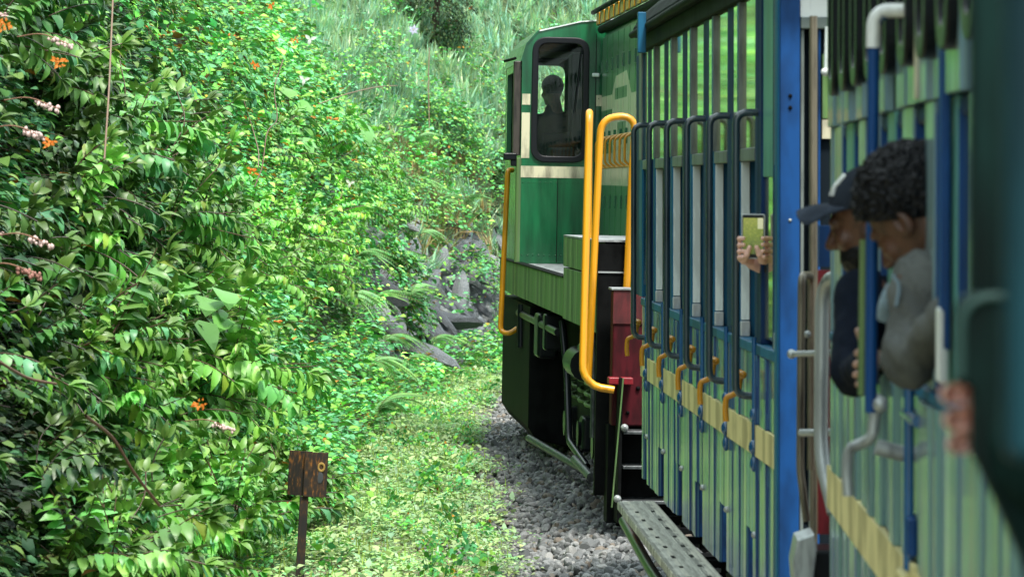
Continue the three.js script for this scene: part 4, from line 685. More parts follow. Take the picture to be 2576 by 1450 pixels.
// shrubs: [x, y, half width, half height (picture of 2576), kind, sprigs, bulge, tint (shade at left and brightness mid bank painted in), single leaves, label]
const shrubList = [
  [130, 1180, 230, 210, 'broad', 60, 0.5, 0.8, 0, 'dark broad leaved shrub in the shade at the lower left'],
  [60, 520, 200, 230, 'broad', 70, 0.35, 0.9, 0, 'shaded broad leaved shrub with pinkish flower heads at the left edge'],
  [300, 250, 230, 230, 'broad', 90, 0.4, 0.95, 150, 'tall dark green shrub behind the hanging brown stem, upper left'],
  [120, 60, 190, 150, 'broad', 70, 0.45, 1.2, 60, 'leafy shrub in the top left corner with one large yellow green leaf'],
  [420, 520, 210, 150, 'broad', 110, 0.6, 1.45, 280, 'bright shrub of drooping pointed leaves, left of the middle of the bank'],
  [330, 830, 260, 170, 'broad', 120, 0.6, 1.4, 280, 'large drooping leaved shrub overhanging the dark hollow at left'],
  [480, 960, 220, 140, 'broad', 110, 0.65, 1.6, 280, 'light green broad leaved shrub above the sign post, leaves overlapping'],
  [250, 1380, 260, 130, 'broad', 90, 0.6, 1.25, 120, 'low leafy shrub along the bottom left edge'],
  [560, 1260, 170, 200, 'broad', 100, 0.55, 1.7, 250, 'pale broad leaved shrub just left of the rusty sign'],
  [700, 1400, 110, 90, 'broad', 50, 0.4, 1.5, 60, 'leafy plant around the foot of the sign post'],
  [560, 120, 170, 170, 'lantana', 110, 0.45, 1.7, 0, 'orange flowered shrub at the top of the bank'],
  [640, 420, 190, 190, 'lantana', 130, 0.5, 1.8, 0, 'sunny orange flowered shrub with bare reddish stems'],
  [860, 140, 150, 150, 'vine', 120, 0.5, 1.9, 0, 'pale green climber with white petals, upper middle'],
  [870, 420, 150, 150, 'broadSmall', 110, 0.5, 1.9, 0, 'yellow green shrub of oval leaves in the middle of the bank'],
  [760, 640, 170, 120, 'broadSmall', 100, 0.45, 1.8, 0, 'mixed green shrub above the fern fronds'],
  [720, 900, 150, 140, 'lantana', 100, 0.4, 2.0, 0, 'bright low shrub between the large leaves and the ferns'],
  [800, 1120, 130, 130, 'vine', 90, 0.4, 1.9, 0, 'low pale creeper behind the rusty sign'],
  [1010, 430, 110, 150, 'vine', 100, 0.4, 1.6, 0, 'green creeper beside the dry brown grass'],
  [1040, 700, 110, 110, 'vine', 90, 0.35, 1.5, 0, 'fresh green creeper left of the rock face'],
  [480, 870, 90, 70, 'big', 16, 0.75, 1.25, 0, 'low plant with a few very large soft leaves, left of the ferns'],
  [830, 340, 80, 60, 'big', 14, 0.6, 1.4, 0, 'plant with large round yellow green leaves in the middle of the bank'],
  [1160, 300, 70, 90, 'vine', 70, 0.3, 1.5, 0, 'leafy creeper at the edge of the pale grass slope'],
  [1230, 500, 55, 80, 'vine', 60, 0.12, 0.22, 0, 'creeper tinted dark to stand for the shaded hollow just left of the cab'],
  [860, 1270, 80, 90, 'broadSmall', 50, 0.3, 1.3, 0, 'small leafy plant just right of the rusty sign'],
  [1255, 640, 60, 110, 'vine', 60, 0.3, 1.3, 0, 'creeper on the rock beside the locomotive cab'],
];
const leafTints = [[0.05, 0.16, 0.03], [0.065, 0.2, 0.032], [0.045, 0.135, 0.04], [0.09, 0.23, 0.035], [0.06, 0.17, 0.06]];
const leafMats = new Map();
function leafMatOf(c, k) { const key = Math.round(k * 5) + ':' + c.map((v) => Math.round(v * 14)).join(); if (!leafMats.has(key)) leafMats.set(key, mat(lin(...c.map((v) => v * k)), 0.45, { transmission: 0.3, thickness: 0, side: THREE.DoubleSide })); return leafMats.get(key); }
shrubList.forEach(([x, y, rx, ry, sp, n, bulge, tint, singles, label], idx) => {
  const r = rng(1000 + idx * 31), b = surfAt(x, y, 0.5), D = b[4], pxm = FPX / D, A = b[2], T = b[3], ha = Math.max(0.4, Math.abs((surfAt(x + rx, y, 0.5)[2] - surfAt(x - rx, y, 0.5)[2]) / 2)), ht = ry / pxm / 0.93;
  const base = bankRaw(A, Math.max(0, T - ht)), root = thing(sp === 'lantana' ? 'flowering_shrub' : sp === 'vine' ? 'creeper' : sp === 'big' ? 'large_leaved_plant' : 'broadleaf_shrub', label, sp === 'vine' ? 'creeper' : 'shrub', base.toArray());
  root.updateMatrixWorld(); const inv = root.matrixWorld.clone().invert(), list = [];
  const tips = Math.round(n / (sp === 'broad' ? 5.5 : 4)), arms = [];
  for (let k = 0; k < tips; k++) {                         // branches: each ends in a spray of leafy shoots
    const ang = r() * 6.283, q = Math.sqrt((k + r()) / tips), a = A + Math.cos(ang) * q * ha, t = Math.max(0.02, T + Math.sin(ang) * q * ht), fr = bankFrame(a, t), hk = hollow(fr.p.clone().addScaledVector(fr.n, 0.7)), out = 0.12 + bulge * (1 - 0.8 * q * q) * (0.35 + 0.65 * r()) * smooth(0.5, 1.6, hk), tipShade = tint * (0.5 + 0.95 * r() * r() + 0.15) * lerp(0.4, 1, smooth(0.8, 1.5, hk)); if (hk < 0.85 && r() < 0.85) continue;  // shoots beside a hollow get its shade in their tint
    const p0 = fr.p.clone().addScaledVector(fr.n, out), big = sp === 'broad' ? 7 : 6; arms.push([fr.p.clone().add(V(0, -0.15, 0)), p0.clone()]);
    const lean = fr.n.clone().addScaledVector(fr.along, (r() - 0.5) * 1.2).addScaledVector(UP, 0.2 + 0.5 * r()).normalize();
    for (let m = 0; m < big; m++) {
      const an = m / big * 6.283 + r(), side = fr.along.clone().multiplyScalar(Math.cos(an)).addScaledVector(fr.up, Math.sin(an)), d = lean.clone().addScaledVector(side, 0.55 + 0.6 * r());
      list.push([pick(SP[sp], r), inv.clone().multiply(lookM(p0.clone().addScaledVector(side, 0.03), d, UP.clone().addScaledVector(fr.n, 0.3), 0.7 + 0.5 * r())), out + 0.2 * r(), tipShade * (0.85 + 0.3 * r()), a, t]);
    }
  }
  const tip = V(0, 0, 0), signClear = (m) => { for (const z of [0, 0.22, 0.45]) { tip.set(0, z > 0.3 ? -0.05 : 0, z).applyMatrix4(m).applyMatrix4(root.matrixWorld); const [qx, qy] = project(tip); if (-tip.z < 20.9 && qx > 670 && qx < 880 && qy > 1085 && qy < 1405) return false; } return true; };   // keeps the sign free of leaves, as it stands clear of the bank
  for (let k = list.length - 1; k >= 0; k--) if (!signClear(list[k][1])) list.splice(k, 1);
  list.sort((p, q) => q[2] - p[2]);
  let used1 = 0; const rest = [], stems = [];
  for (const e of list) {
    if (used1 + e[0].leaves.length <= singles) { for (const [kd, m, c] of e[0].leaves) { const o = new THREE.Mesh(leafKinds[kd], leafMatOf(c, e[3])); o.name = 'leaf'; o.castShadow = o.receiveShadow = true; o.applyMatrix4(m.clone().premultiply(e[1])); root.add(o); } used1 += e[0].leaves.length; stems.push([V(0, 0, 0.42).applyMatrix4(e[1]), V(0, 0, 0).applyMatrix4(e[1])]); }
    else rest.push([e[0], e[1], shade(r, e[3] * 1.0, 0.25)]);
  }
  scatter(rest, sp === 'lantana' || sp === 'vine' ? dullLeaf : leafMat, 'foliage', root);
  for (const [p, q] of arms) stems.push([q.applyMatrix4(inv), p.applyMatrix4(inv)]);
  if (stems.length) kind(mesh('stem', stems.map(([p, q]) => rod(q, p, 0.004, 0.003, 5)), mat(lin(0.07, 0.04, 0.022), 0.8), root), 'stuff');
  // flowers
  const petal = (c) => mat(lin(...c), 0.6, { transmission: 0.3, thickness: 0, side: THREE.DoubleSide });
  const cluster = (e, m, nm, sz, cnt) => { const g = []; for (let k = 0; k < cnt; k++) { const an = r() * 6.28, rr = sz * Math.sqrt(r()); g.push(ball(V(Math.cos(an) * rr, (r() - 0.3) * sz * 0.6, Math.sin(an) * rr), 0.007 + 0.005 * r(), 1, 0.7, 1)); } const o = mesh(nm, g, m, root); o.position.setFromMatrixPosition(e[1]).add(V(0.05, 0.1, 0.3)); return o; };
  if (sp === 'lantana') for (let k = 0; k < 9; k++) kind(cluster(list[Math.floor(r() * list.length * 0.4)], M.orange ??= petal([0.75, 0.24, 0.02]), 'flower_head', 0.034, 14), 'stuff');
  if (idx === 1 || idx === 3) for (let k = 0; k < 8; k++) kind(cluster(list[Math.floor(r() * list.length * 0.2)], M.pink ??= petal([0.5, 0.33, 0.3]), 'flower_head', 0.04, 16), 'stuff');
});
// fern clumps: each frond is a part
[[1010, 610, 'pale fern hanging over the bank beside the brown dead fern'], [930, 690, 'fern with long fronds in the middle of the bank'], [1060, 560, 'small fern below the dry grass'], [890, 820, 'fern above the dark hollow right of the broad leaves'], [990, 800, 'bright fern left of the rock face'], [850, 960, 'fern hanging low at the right of the broad leaved shrub'], [780, 780, 'fern between two leafy shrubs'],
  [1000, 400, 'fern frond arching under the purple flower'], [940, 540, 'light fern among the oval leaved shrub'], [1130, 560, 'fern beside the brown dry grass'], [900, 1120, 'pair of fern fronds drooping beside the rusty sign'], [960, 950, 'low fern above the green verge'], [870, 600, 'fern drooping below the large round leaves'], [820, 700, 'bright fern left of the brown dead patch'], [960, 760, 'long fern hanging in the middle of the ferny bank'], [1030, 900, 'fern spilling onto the green verge'], [900, 900, 'dense fern right of the leafy hollow'], [1000, 500, 'fern below the brown dry grass']].forEach(([x, y, label], i) => {
  const r = rng(3000 + i * 7), b = bankAt(x, y), fr = bankFrame(b[2], b[3]), root = thing('fern', label, 'fern', fr.p.toArray());
  const n = 9 + Math.floor(r() * 5);
  for (let k = 0; k < n; k++) { const S = pick(SP.fern, r), o = new THREE.Mesh(geoOf(S), dullLeaf); o.name = 'frond'; o.castShadow = o.receiveShadow = true; const an = (k / n - 0.5) * 2.8 + (r() - 0.5) * 0.4, d = fr.n.clone().multiplyScalar(Math.cos(an)).addScaledVector(fr.along, Math.sin(an) * -1).add(V(0, 0.25 * r(), 0)); o.applyMatrix4(lookM(fr.n.clone().multiplyScalar(0.3), d, UP, (0.8 + 0.6 * r()) * lerp(1, 0.62, smooth(24, 38, b[4])))); root.add(o); }
});
// hollow dark tree at the top of the picture, beyond the near bank
{
  const b = bankAt(1085, 40), root = thing('dark_tree', 'dark small leaved tree at the top between the leafy bank and the grass slope', 'tree', at(1085, 150, b[4] - 0.9).toArray()), r = rng(8), list = [];
  mesh('trunk', [rod(V(0, -0.2, 0), V(0.1, 1.0, 0.05), 0.08, 0.05), rod(V(0.1, 1.0, 0.05), V(-0.3, 1.8, 0.1), 0.05, 0.02), rod(V(0.08, 0.9, 0.04), V(0.5, 1.7, 0.1), 0.04, 0.02)], mat(lin(0.05, 0.035, 0.025), 0.9), root);
  for (let k = 0; k < 420; k++) { const p = V((r() - 0.5), (r() - 0.5), (r() - 0.5)).normalize().multiplyScalar(0.35 + 0.65 * Math.pow(r(), 0.5)); list.push([pick(SP.small, r), lookM(V(p.x * 0.5, 0.75 + p.y * 0.62, p.z * 0.5), p.clone().add(V(0, -0.2, 0)), UP, 0.9 + 0.5 * r()), shade(r, 0.3, 0.5)]); }
  scatter(list, dullLeaf, 'crown', root);
}
// single stems and flowers that stand out
const stemM = mat(lin(0.13, 0.075, 0.05), 0.75), pinkStem = mat(lin(0.2, 0.13, 0.09), 0.7);
const lineOn = (name, label, pts, r, lift, m, cat = 'stem') => { const P = pts.map(([x, y]) => at(x, y, surfAt(x, y, lift)[4])); const o = tag(mesh(name, [new THREE.TubeGeometry(new THREE.CatmullRomCurve3(P), P.length * 6, r, 6)], m), label, cat); return o; };
lineOn('hanging_stem', 'long bare brown stem hanging in front of the dark shrub, upper left', [[284, -20], [278, 120], [272, 250], [262, 400]], 0.0045, 1.1, pinkStem);
lineOn('twig', 'forked dark red stem among the orange flowers', [[712, 150], [690, 225], [697, 290], [668, 350], [661, 410], [640, 470]], 0.004, 1.0, stemM);
lineOn('twig', 'thin straight reddish stem left of the forked stem', [[612, 250], [640, 340], [650, 420]], 0.0035, 1.0, pinkStem);
lineOn('bare_branch', 'bare grey branch slanting down through the dark lower left', [[215, 1045], [290, 1110], [335, 1185], [400, 1270]], 0.0065, 1.1, stemM);
lineOn('bare_branch', 'thin brown twig reaching in from the left edge', [[-10, 905], [70, 950], [140, 965]], 0.006, 1.1, stemM);
lineOn('bare_branch', 'pale twig crossing the pale green climber', [[800, 262], [860, 240], [930, 222], [1000, 215]], 0.006, 0.8, pinkStem);
lineOn('twig', 'dark stem below the purple flower', [[1080, 120], [1078, 210], [1080, 330]], 0.007, 0.5, stemM);
function flower(x, y, lift, n, len, c, name, label, heart) {
  const p = at(x, y, surfAt(x, y, lift)[4]), o = thing(name, label, 'flower', p.toArray()), m = mat(lin(...c), 0.6, { transmission: 0.3, thickness: 0, side: THREE.DoubleSide });
  for (let k = 0; k < n; k++) { const a = k / n * 6.283 + 0.3, q = new THREE.Mesh(leafKinds[0], m); q.name = 'petal'; q.applyMatrix4(lookM(V(0, 0, 0), V(Math.cos(a), Math.sin(a) * 0.9, 0.35), V(0, 0, 1), len)); o.add(q); }
  if (heart) mesh('heart', [ball(V(0, 0, 0.008), 0.008)], mat(lin(0.6, 0.4, 0.05), 0.6), o);
}
flower(1040, 75, 1.0, 6, 0.085, [0.6, 0.56, 0.78], 'pale_flower', 'single pale violet flower in front of the dark tree', true);
flower(780, 98, 0.9, 3, 0.07, [0.75, 0.8, 0.72], 'white_flower', 'small white flower, upper one in the pale climber', false);
flower(765, 200, 0.9, 3, 0.06, [0.78, 0.82, 0.72], 'white_flower', 'small white flower, lower one in the pale climber', false);
flower(880, 460, 0.8, 3, 0.055, [0.75, 0.74, 0.66], 'white_flower', 'small white bloom in the middle of the bank', false);
const orangeM = mat(lin(0.8, 0.25, 0.02), 0.6, { transmission: 0.3, thickness: 0, side: THREE.DoubleSide });
[[640, 165, 'bright orange flower head near the forked stem'], [612, 388, 'dull orange flower head in the sunny shrub'], [742, 100, 'orange flower head left of the white flowers'], [150, 155, 'orange flower hanging among dark leaves, upper left'], [12, 62, 'orange flower at the left edge near the top'], [680, 16, 'orange flower at the top edge of the picture'], [125, 358, 'small orange flower below the pinkish flower heads'], [500, 1015, 'orange flower low in the light green shrub'], [1185, 20, 'orange flower beside the dark tree, top'], [640, 430, 'lower orange flower in the sunny shrub']].forEach(([x, y, label], i) => {
  const r = rng(700 + i), o = thing('orange_flower', label, 'flower', at(x, y, surfAt(x, y, i === 8 ? 0.4 : 1.05)[4]).toArray());
  for (let k = 0; k < 16; k++) { const q = new THREE.Mesh(leafKinds[5], orangeM), a = r() * 6.28; q.name = 'petal'; q.applyMatrix4(lookM(V((r() - 0.5) * 0.05, (r() - 0.5) * 0.035, (r() - 0.5) * 0.02), V(Math.cos(a), Math.sin(a), 0.5), V(0, 0, 1), 0.017 + 0.01 * r())); o.add(q); }
});
const pinkM = mat(lin(0.55, 0.4, 0.37), 0.7), twigM = mat(lin(0.2, 0.1, 0.06), 0.8);
[[150, 108, 'pinkish white flower spike near the upper left orange flower'], [118, 268, 'pinkish white flower spike at the left edge, above the small orange flower'], [84, 340, 'small pinkish flower spike at the left edge'], [102, 612, 'hanging pinkish flower cluster at the left edge'], [70, 688, 'reddish faded flower cluster hanging lowest at the left edge'], [560, 1075, 'pinkish flower cluster in the light shrub above the sign']].forEach(([x, y, label], i) => {
  const r = rng(760 + i), o = thing('flower_spike', label, 'flower', at(x, y, surfAt(x, y, 1.05)[4]).toArray()), g = []; for (let k = 0; k < 26; k++) { const u = r(); g.push(ball(V(-0.05 + 0.1 * u + (r() - 0.5) * 0.02, 0.02 - 0.035 * u + (r() - 0.5) * 0.025, (r() - 0.5) * 0.03), 0.005 + 0.004 * r(), 1, 1.3, 1)); }
  kind(mesh('buds', g, i === 4 ? mat(lin(0.3, 0.14, 0.11), 0.7) : pinkM, o), 'stuff'); mesh('stalk', [new THREE.TubeGeometry(new THREE.CatmullRomCurve3([V(-0.2, 0.03, -0.05), V(-0.08, 0.04, 0), V(0.05, -0.01, 0)]), 10, 0.003, 5)], twigM, o);
});
// the rusty sign
{
  const p = at(757, 1432, 20.7), s = thing('rusty_sign', 'rusty iron trackside sign of two small plates on a leaning post', 'sign', p.toArray(), 0.1); s.rotation.z = -0.055;
  const rust = (seed, dark) => fbmTex(256, 256, 16, 5, (n) => { const t = clamp(0.45 + n * 0.8, 0, 1); return mix3(dark, [150, 92, 24], t * t); }, [4, 4], true, seed);
  const H = (1432 - 1132) * 20.7 / FPX, pm = mat(lin(0.8, 0.8, 0.8), 0.8, { map: rust(3, [30, 22, 16]) }), dm = mat(lin(0.35, 0.35, 0.38), 0.75, { map: rust(8, [40, 34, 34]) });
  mesh('post', [box(-0.028, 0.02, -0.3, H - 0.26, -0.006, 0.006), box(-0.028, -0.018, -0.3, H - 0.26, -0.045, -0.006)], dm, s);
  mesh('post_top', [box(-0.014, 0.03, H - 0.26, H, 0.008, 0.02, 0.003)], pm, s);
  mesh('plate', [box(-0.105, 0.006, H - 0.258, H - 0.002, -0.012, -0.004, 0.002).rotateY(-0.22)], mat(lin(0.7, 0.7, 0.7), 0.8, { map: rust(12, [22, 17, 14]) }), s);
  const pr = mesh('plate', [box(0.006, 0.125, H - 0.262, H - 0.006, -0.008, 0.002, 0.002).rotateY(0.2)], pm, s);
  const ring = new THREE.TorusGeometry(0.017, 0.006, 6, 20); mesh('faded_mark', [prep(ring).scale(1, 1.25, 0.3).translate(0.085, H - 0.09, -0.012)], mat(lin(0.3, 0.18, 0.04), 0.8), s); mesh('faded_mark', [ball(V(0.08, H - 0.15, -0.013), 0.02, 1, 1.7, 0.1)], mat(lin(0.04, 0.045, 0.05), 0.8), s);
}
// ---------------------------------------------------------------- people
const smin = (a, b, k) => { const h = clamp(0.5 + 0.5 * (b - a) / k, 0, 1); return lerp(b, a, h) - k * h * (1 - h); };
function capsule(p, a, b, r0, r1) { const bx = b.x - a.x, by = b.y - a.y, bz = b.z - a.z, px = p.x - a.x, py = p.y - a.y, pz = p.z - a.z, h = clamp((px * bx + py * by + pz * bz) / (bx * bx + by * by + bz * bz + 1e-9), 0, 1), dx = px - bx * h, dy = py - by * h, dz = pz - bz * h; return Math.sqrt(dx * dx + dy * dy + dz * dz) - lerp(r0, r1, h); }
function ellip(p, c, rx, ry, rz) { const x = (p.x - c.x) / rx, y = (p.y - c.y) / ry, z = (p.z - c.z) / rz, k = Math.sqrt(x * x + y * y + z * z); return (k - 1) * Math.min(rx, ry, rz); }
const chain = (list, k = 0.02) => (p) => { let d = 1; for (const [a, b, r0, r1] of list) d = smin(d, capsule(p, a, b, r0, r1), k); return d; };
function sdfGeo(f, c, half, res) {                          // f: signed distance in the same space as c
  const mc = new MarchingCubes(res, new THREE.MeshStandardMaterial(), false, false, 120000), S = mc.size, p = V(0, 0, 0); mc.isolation = 0;
  for (let z = 0; z < S; z++) for (let y = 0; y < S; y++) for (let x = 0; x < S; x++) { p.set(c.x + (x - S / 2) / (S / 2) * half, c.y + (y - S / 2) / (S / 2) * half, c.z + (z - S / 2) / (S / 2) * half); mc.field[x + y * S + z * S * S] = -f(p) / half; }
  mc.update();
  let g = new THREE.BufferGeometry(); g.setAttribute('position', new THREE.Float32BufferAttribute(mc.positionArray.slice(0, mc.count * 3).map((v) => v * half), 3));
  g = mergeVertices(g, half / res * 0.02); g.computeVertexNormals();
  const N = g.attributes.normal, P = g.attributes.position, q = V(0, 0, 0), e = half / res; let s = 0; for (let i = 0; i < P.count; i += 7) { q.fromBufferAttribute(P, i).add(c); const b = f(q); q.x += N.getX(i) * e; q.y += N.getY(i) * e; q.z += N.getZ(i) * e; s += Math.sign(f(q) - b); }
  if (s < 0) { const idx = g.index.array; for (let i = 0; i < idx.length; i += 3) { const t = idx[i]; idx[i] = idx[i + 1]; idx[i + 1] = t; } g.computeVertexNormals(); }
  return prep(g.translate(c.x, c.y, c.z));
}
function headFrame(pos, face, upHint) { const z = face.clone().normalize(), x = upHint.clone().cross(z).normalize(), y = z.clone().cross(x); return new THREE.Matrix4().makeBasis(x, y, z).setPosition(pos); }
function headField(beardless = true) {
  return (p) => {
    let d = ellip(p, V(0, 0.032, -0.012), 0.074, 0.092, 0.094);
    d = smin(d, ellip(p, V(0, -0.045, 0.03), 0.055, 0.066, 0.058), 0.035);
    d = smin(d, ellip(p, V(0, -0.088, 0.062), 0.024, 0.02, 0.022), 0.025);           // chin
    d = smin(d, capsule(p, V(0, 0.012, 0.084), V(0, -0.022, 0.106), 0.009, 0.013), 0.012);   // nose
    d = smin(d, capsule(p, V(-0.012, -0.027, 0.093), V(0.012, -0.027, 0.093), 0.009, 0.009), 0.008);
    d = smin(d, capsule(p, V(-0.034, 0.026, 0.077), V(0.034, 0.026, 0.077), 0.011, 0.011), 0.014);  // brow
    for (const s of [-1, 1]) { d = -smin(-d, capsule(p, V(s * 0.03, 0.006, 0.1), V(s * 0.032, 0.006, 0.09), 0.014, 0.014), 0.012); d = smin(d, ellip(p, V(s * 0.03, 0.005, 0.074), 0.0125, 0.0115, 0.0125), 0.003); d = smin(d, ellip(p, V(s * 0.042, -0.02, 0.064), 0.02, 0.018, 0.016), 0.02);
      let ear = ellip(p, V(s * 0.08, -0.003, -0.008), 0.011, 0.032, 0.02); ear = Math.max(ear, -ellip(p, V(s * 0.09, 0.001, -0.004), 0.008, 0.02, 0.011)); d = smin(d, ear, 0.007); }
    d = smin(d, capsule(p, V(-0.02, -0.053, 0.08), V(0.02, -0.053, 0.08), 0.006, 0.006), 0.008); d = smin(d, capsule(p, V(-0.015, -0.066, 0.08), V(0.015, -0.066, 0.08), 0.007, 0.007), 0.008);
    d = smin(d, capsule(p, V(0, -0.05, -0.03), V(0, -0.2, -0.07), 0.052, 0.058), 0.03);  // neck
    return d;
  };
}
const skinM = mat(lin(0.095, 0.038, 0.02), 0.5, { map: grime([8, 8], 190, 81) }), palmM = mat(lin(0.8, 0.48, 0.4), 0.5);
const hairM = mat(lin(0.0025, 0.0028, 0.0045), 0.45, { specularIntensity: 0.45 });
const cloth = (c, seed) => mat(lin(...c), 0.9, { map: grime([3, 3], 225, seed, 6, 6), bumpMap: fbmTex(256, 256, 50, 50, (n) => { const v = clamp(128 + n * 120, 0, 255); return [v, v, v]; }, [4, 4], false, seed), bumpScale: 0.0001, specularIntensity: 0.2 });
function inFrame(g, m) { g.applyMatrix4(m); return g; }
function bodyMesh(root, parts, m) {                         // one body, tinted per region (palms and fingertips are paler)
  const g = mergeGeometries(parts.map(([q, c]) => { const o = prep(q); o.setAttribute('color', new THREE.Float32BufferAttribute(new Float32Array(o.attributes.position.count * 3).map((_, i) => c[i % 3]), 3)); return o; }));
  const o = new THREE.Mesh(boxUV(g), m); o.name = 'body'; o.castShadow = o.receiveShadow = true; root.add(o); return o;
}
function sub(root, name, g, m) { const o = mesh(name, g, m, root); return o; }
function hairGeo(m, seed, curl = 0.011, front = 0.055, big = 0, top = 1) {
  const n2 = (x, y, z, s) => noise.noise(x * s + seed, y * s, z * s);
  const f = (p) => { let d = ellip(p, V(0, 0.052, -0.018), 0.09 + big, 0.096 + big, 0.106 + big); const n = Math.abs(n2(p.x, p.y, p.z, 70)) * 1.2 + 0.9 * Math.abs(n2(p.x + 3, p.y, p.z, 150)); d -= curl * (n - 0.4); d = Math.max(d, 0.012 - (p.y - 0.035 + (0.05 - p.z) * 0.75)); d = Math.max(d, p.z + -front - 0.028 - (p.y - 0.06) * 0.3); d = Math.max(d, p.y - top); return Math.max(d, -ellip(p, V(0, 0.02, -0.012), 0.066, 0.08, 0.085)); };
  return inFrame(sdfGeo(f, V(0, 0.03, -0.02), 0.16, 104), m);
}
{ // the curly haired passenger in the grey hooded jacket, elbow on the sill
  const C = at(2306, 552, 7.2), root = thing('person', 'person with curly black hair in a grey hooded jacket, elbow on the window sill', 'person', [C.x, C.y, C.z], 0, 'passengers leaning out of the near coach');
  const L = (x, y, D) => at(x, y, D).sub(C), hm = headFrame(V(0, 0, 0), V(-0.66, -0.72, -0.5), V(-0.5, 1, -0.2));
  const neck = V(0, -0.2, -0.07).applyMatrix4(hm), sh = L(2330, 715, 7.05), el = L(2296, 905, 7.0), wr = L(2385, 790, 6.78), chest = V(0.3, -0.24, 0.08), belly = V(0.36, -0.62, 0.06), sh2 = L(2420, 700, 7.45);
  const hf = headField(); const head = inFrame(sdfGeo(hf, V(0, -0.04, -0.01), 0.17, 92), hm);
  const torsoField = chain([[neck, chest, 0.062, 0.13], [chest, belly, 0.14, 0.13], [sh, chest, 0.065, 0.12], [sh2, chest, 0.065, 0.12], [sh, el, 0.046, 0.038], [el, wr, 0.036, 0.028]], 0.03);
  const handAt = wr.clone(), hand = []; const fd = V(0.6, 0.25, -0.2).normalize(); for (let k = 0; k < 4; k++) { const b = handAt.clone().add(V(0.02, 0.018 - k * 0.018, 0.02)).addScaledVector(fd, 0.06); hand.push([handAt, b, 0.022, 0.012], [b, b.clone().addScaledVector(fd, 0.04), 0.009, 0.0085], [b.clone().addScaledVector(fd, 0.04), b.clone().addScaledVector(fd, 0.06).add(V(0, -0.02, 0)), 0.0085, 0.007]); } hand.push([handAt, handAt.clone().add(V(0.03, 0.05, 0)), 0.014, 0.01]);
  mesh('body', [head, sdfGeo(torsoField, V(0.2, -0.34, 0.08), 0.52, 72), sdfGeo(chain(hand, 0.008), handAt.clone().add(V(0.04, 0, 0)), 0.13, 56)], skinM, root);
  mesh('hair', hairGeo(hm, 3.3, 0.011, 0.075, 0.006), hairM, root);
  const fold = (p) => 0.004 * noise.noise(p.x * 10, p.y * 16, p.z * 10) + 0.011 * noise.noise(p.x * 6 + 4, p.y * 30 + p.x * 38, p.z * 8);
  const jf = chain([[neck.clone().add(V(0.05, -0.03, 0.0)), chest, 0.07, 0.15], [chest, belly, 0.155, 0.15], [sh, chest, 0.066, 0.13], [sh2, chest, 0.078, 0.13], [sh, el, 0.058, 0.046], [sh.clone().lerp(el, 0.15), sh.clone().lerp(el, 0.85), 0.06, 0.059], [el, wr, 0.038, 0.038]], 0.03);
  const hood = (p) => Math.max(ellip(p, V(0.1, -0.1, 0.02).add(V(0, 0, 0)), 0.085, 0.075, 0.1), -ellip(p, V(0.05, -0.04, 0.0), 0.09, 0.08, 0.1));
  mesh('jacket', sdfGeo((p) => smin(jf(p), hood(p), 0.025) + fold(p), V(0.2, -0.34, 0.08), 0.52, 100), cloth([0.11, 0.117, 0.115], 91), root);
  each('drawstring', [tube([L(2245, 690, 7.0), L(2262, 720, 6.99), L(2256, 770, 6.98)], 0.004, 16, 6, false, 0.5), tube([L(2250, 720, 7.1), L(2232, 760, 7.1), L(2226, 800, 7.12)], 0.016, 16, 8, false, 0.5)], cloth([0.22, 0.3, 0.36], 95), root);
}
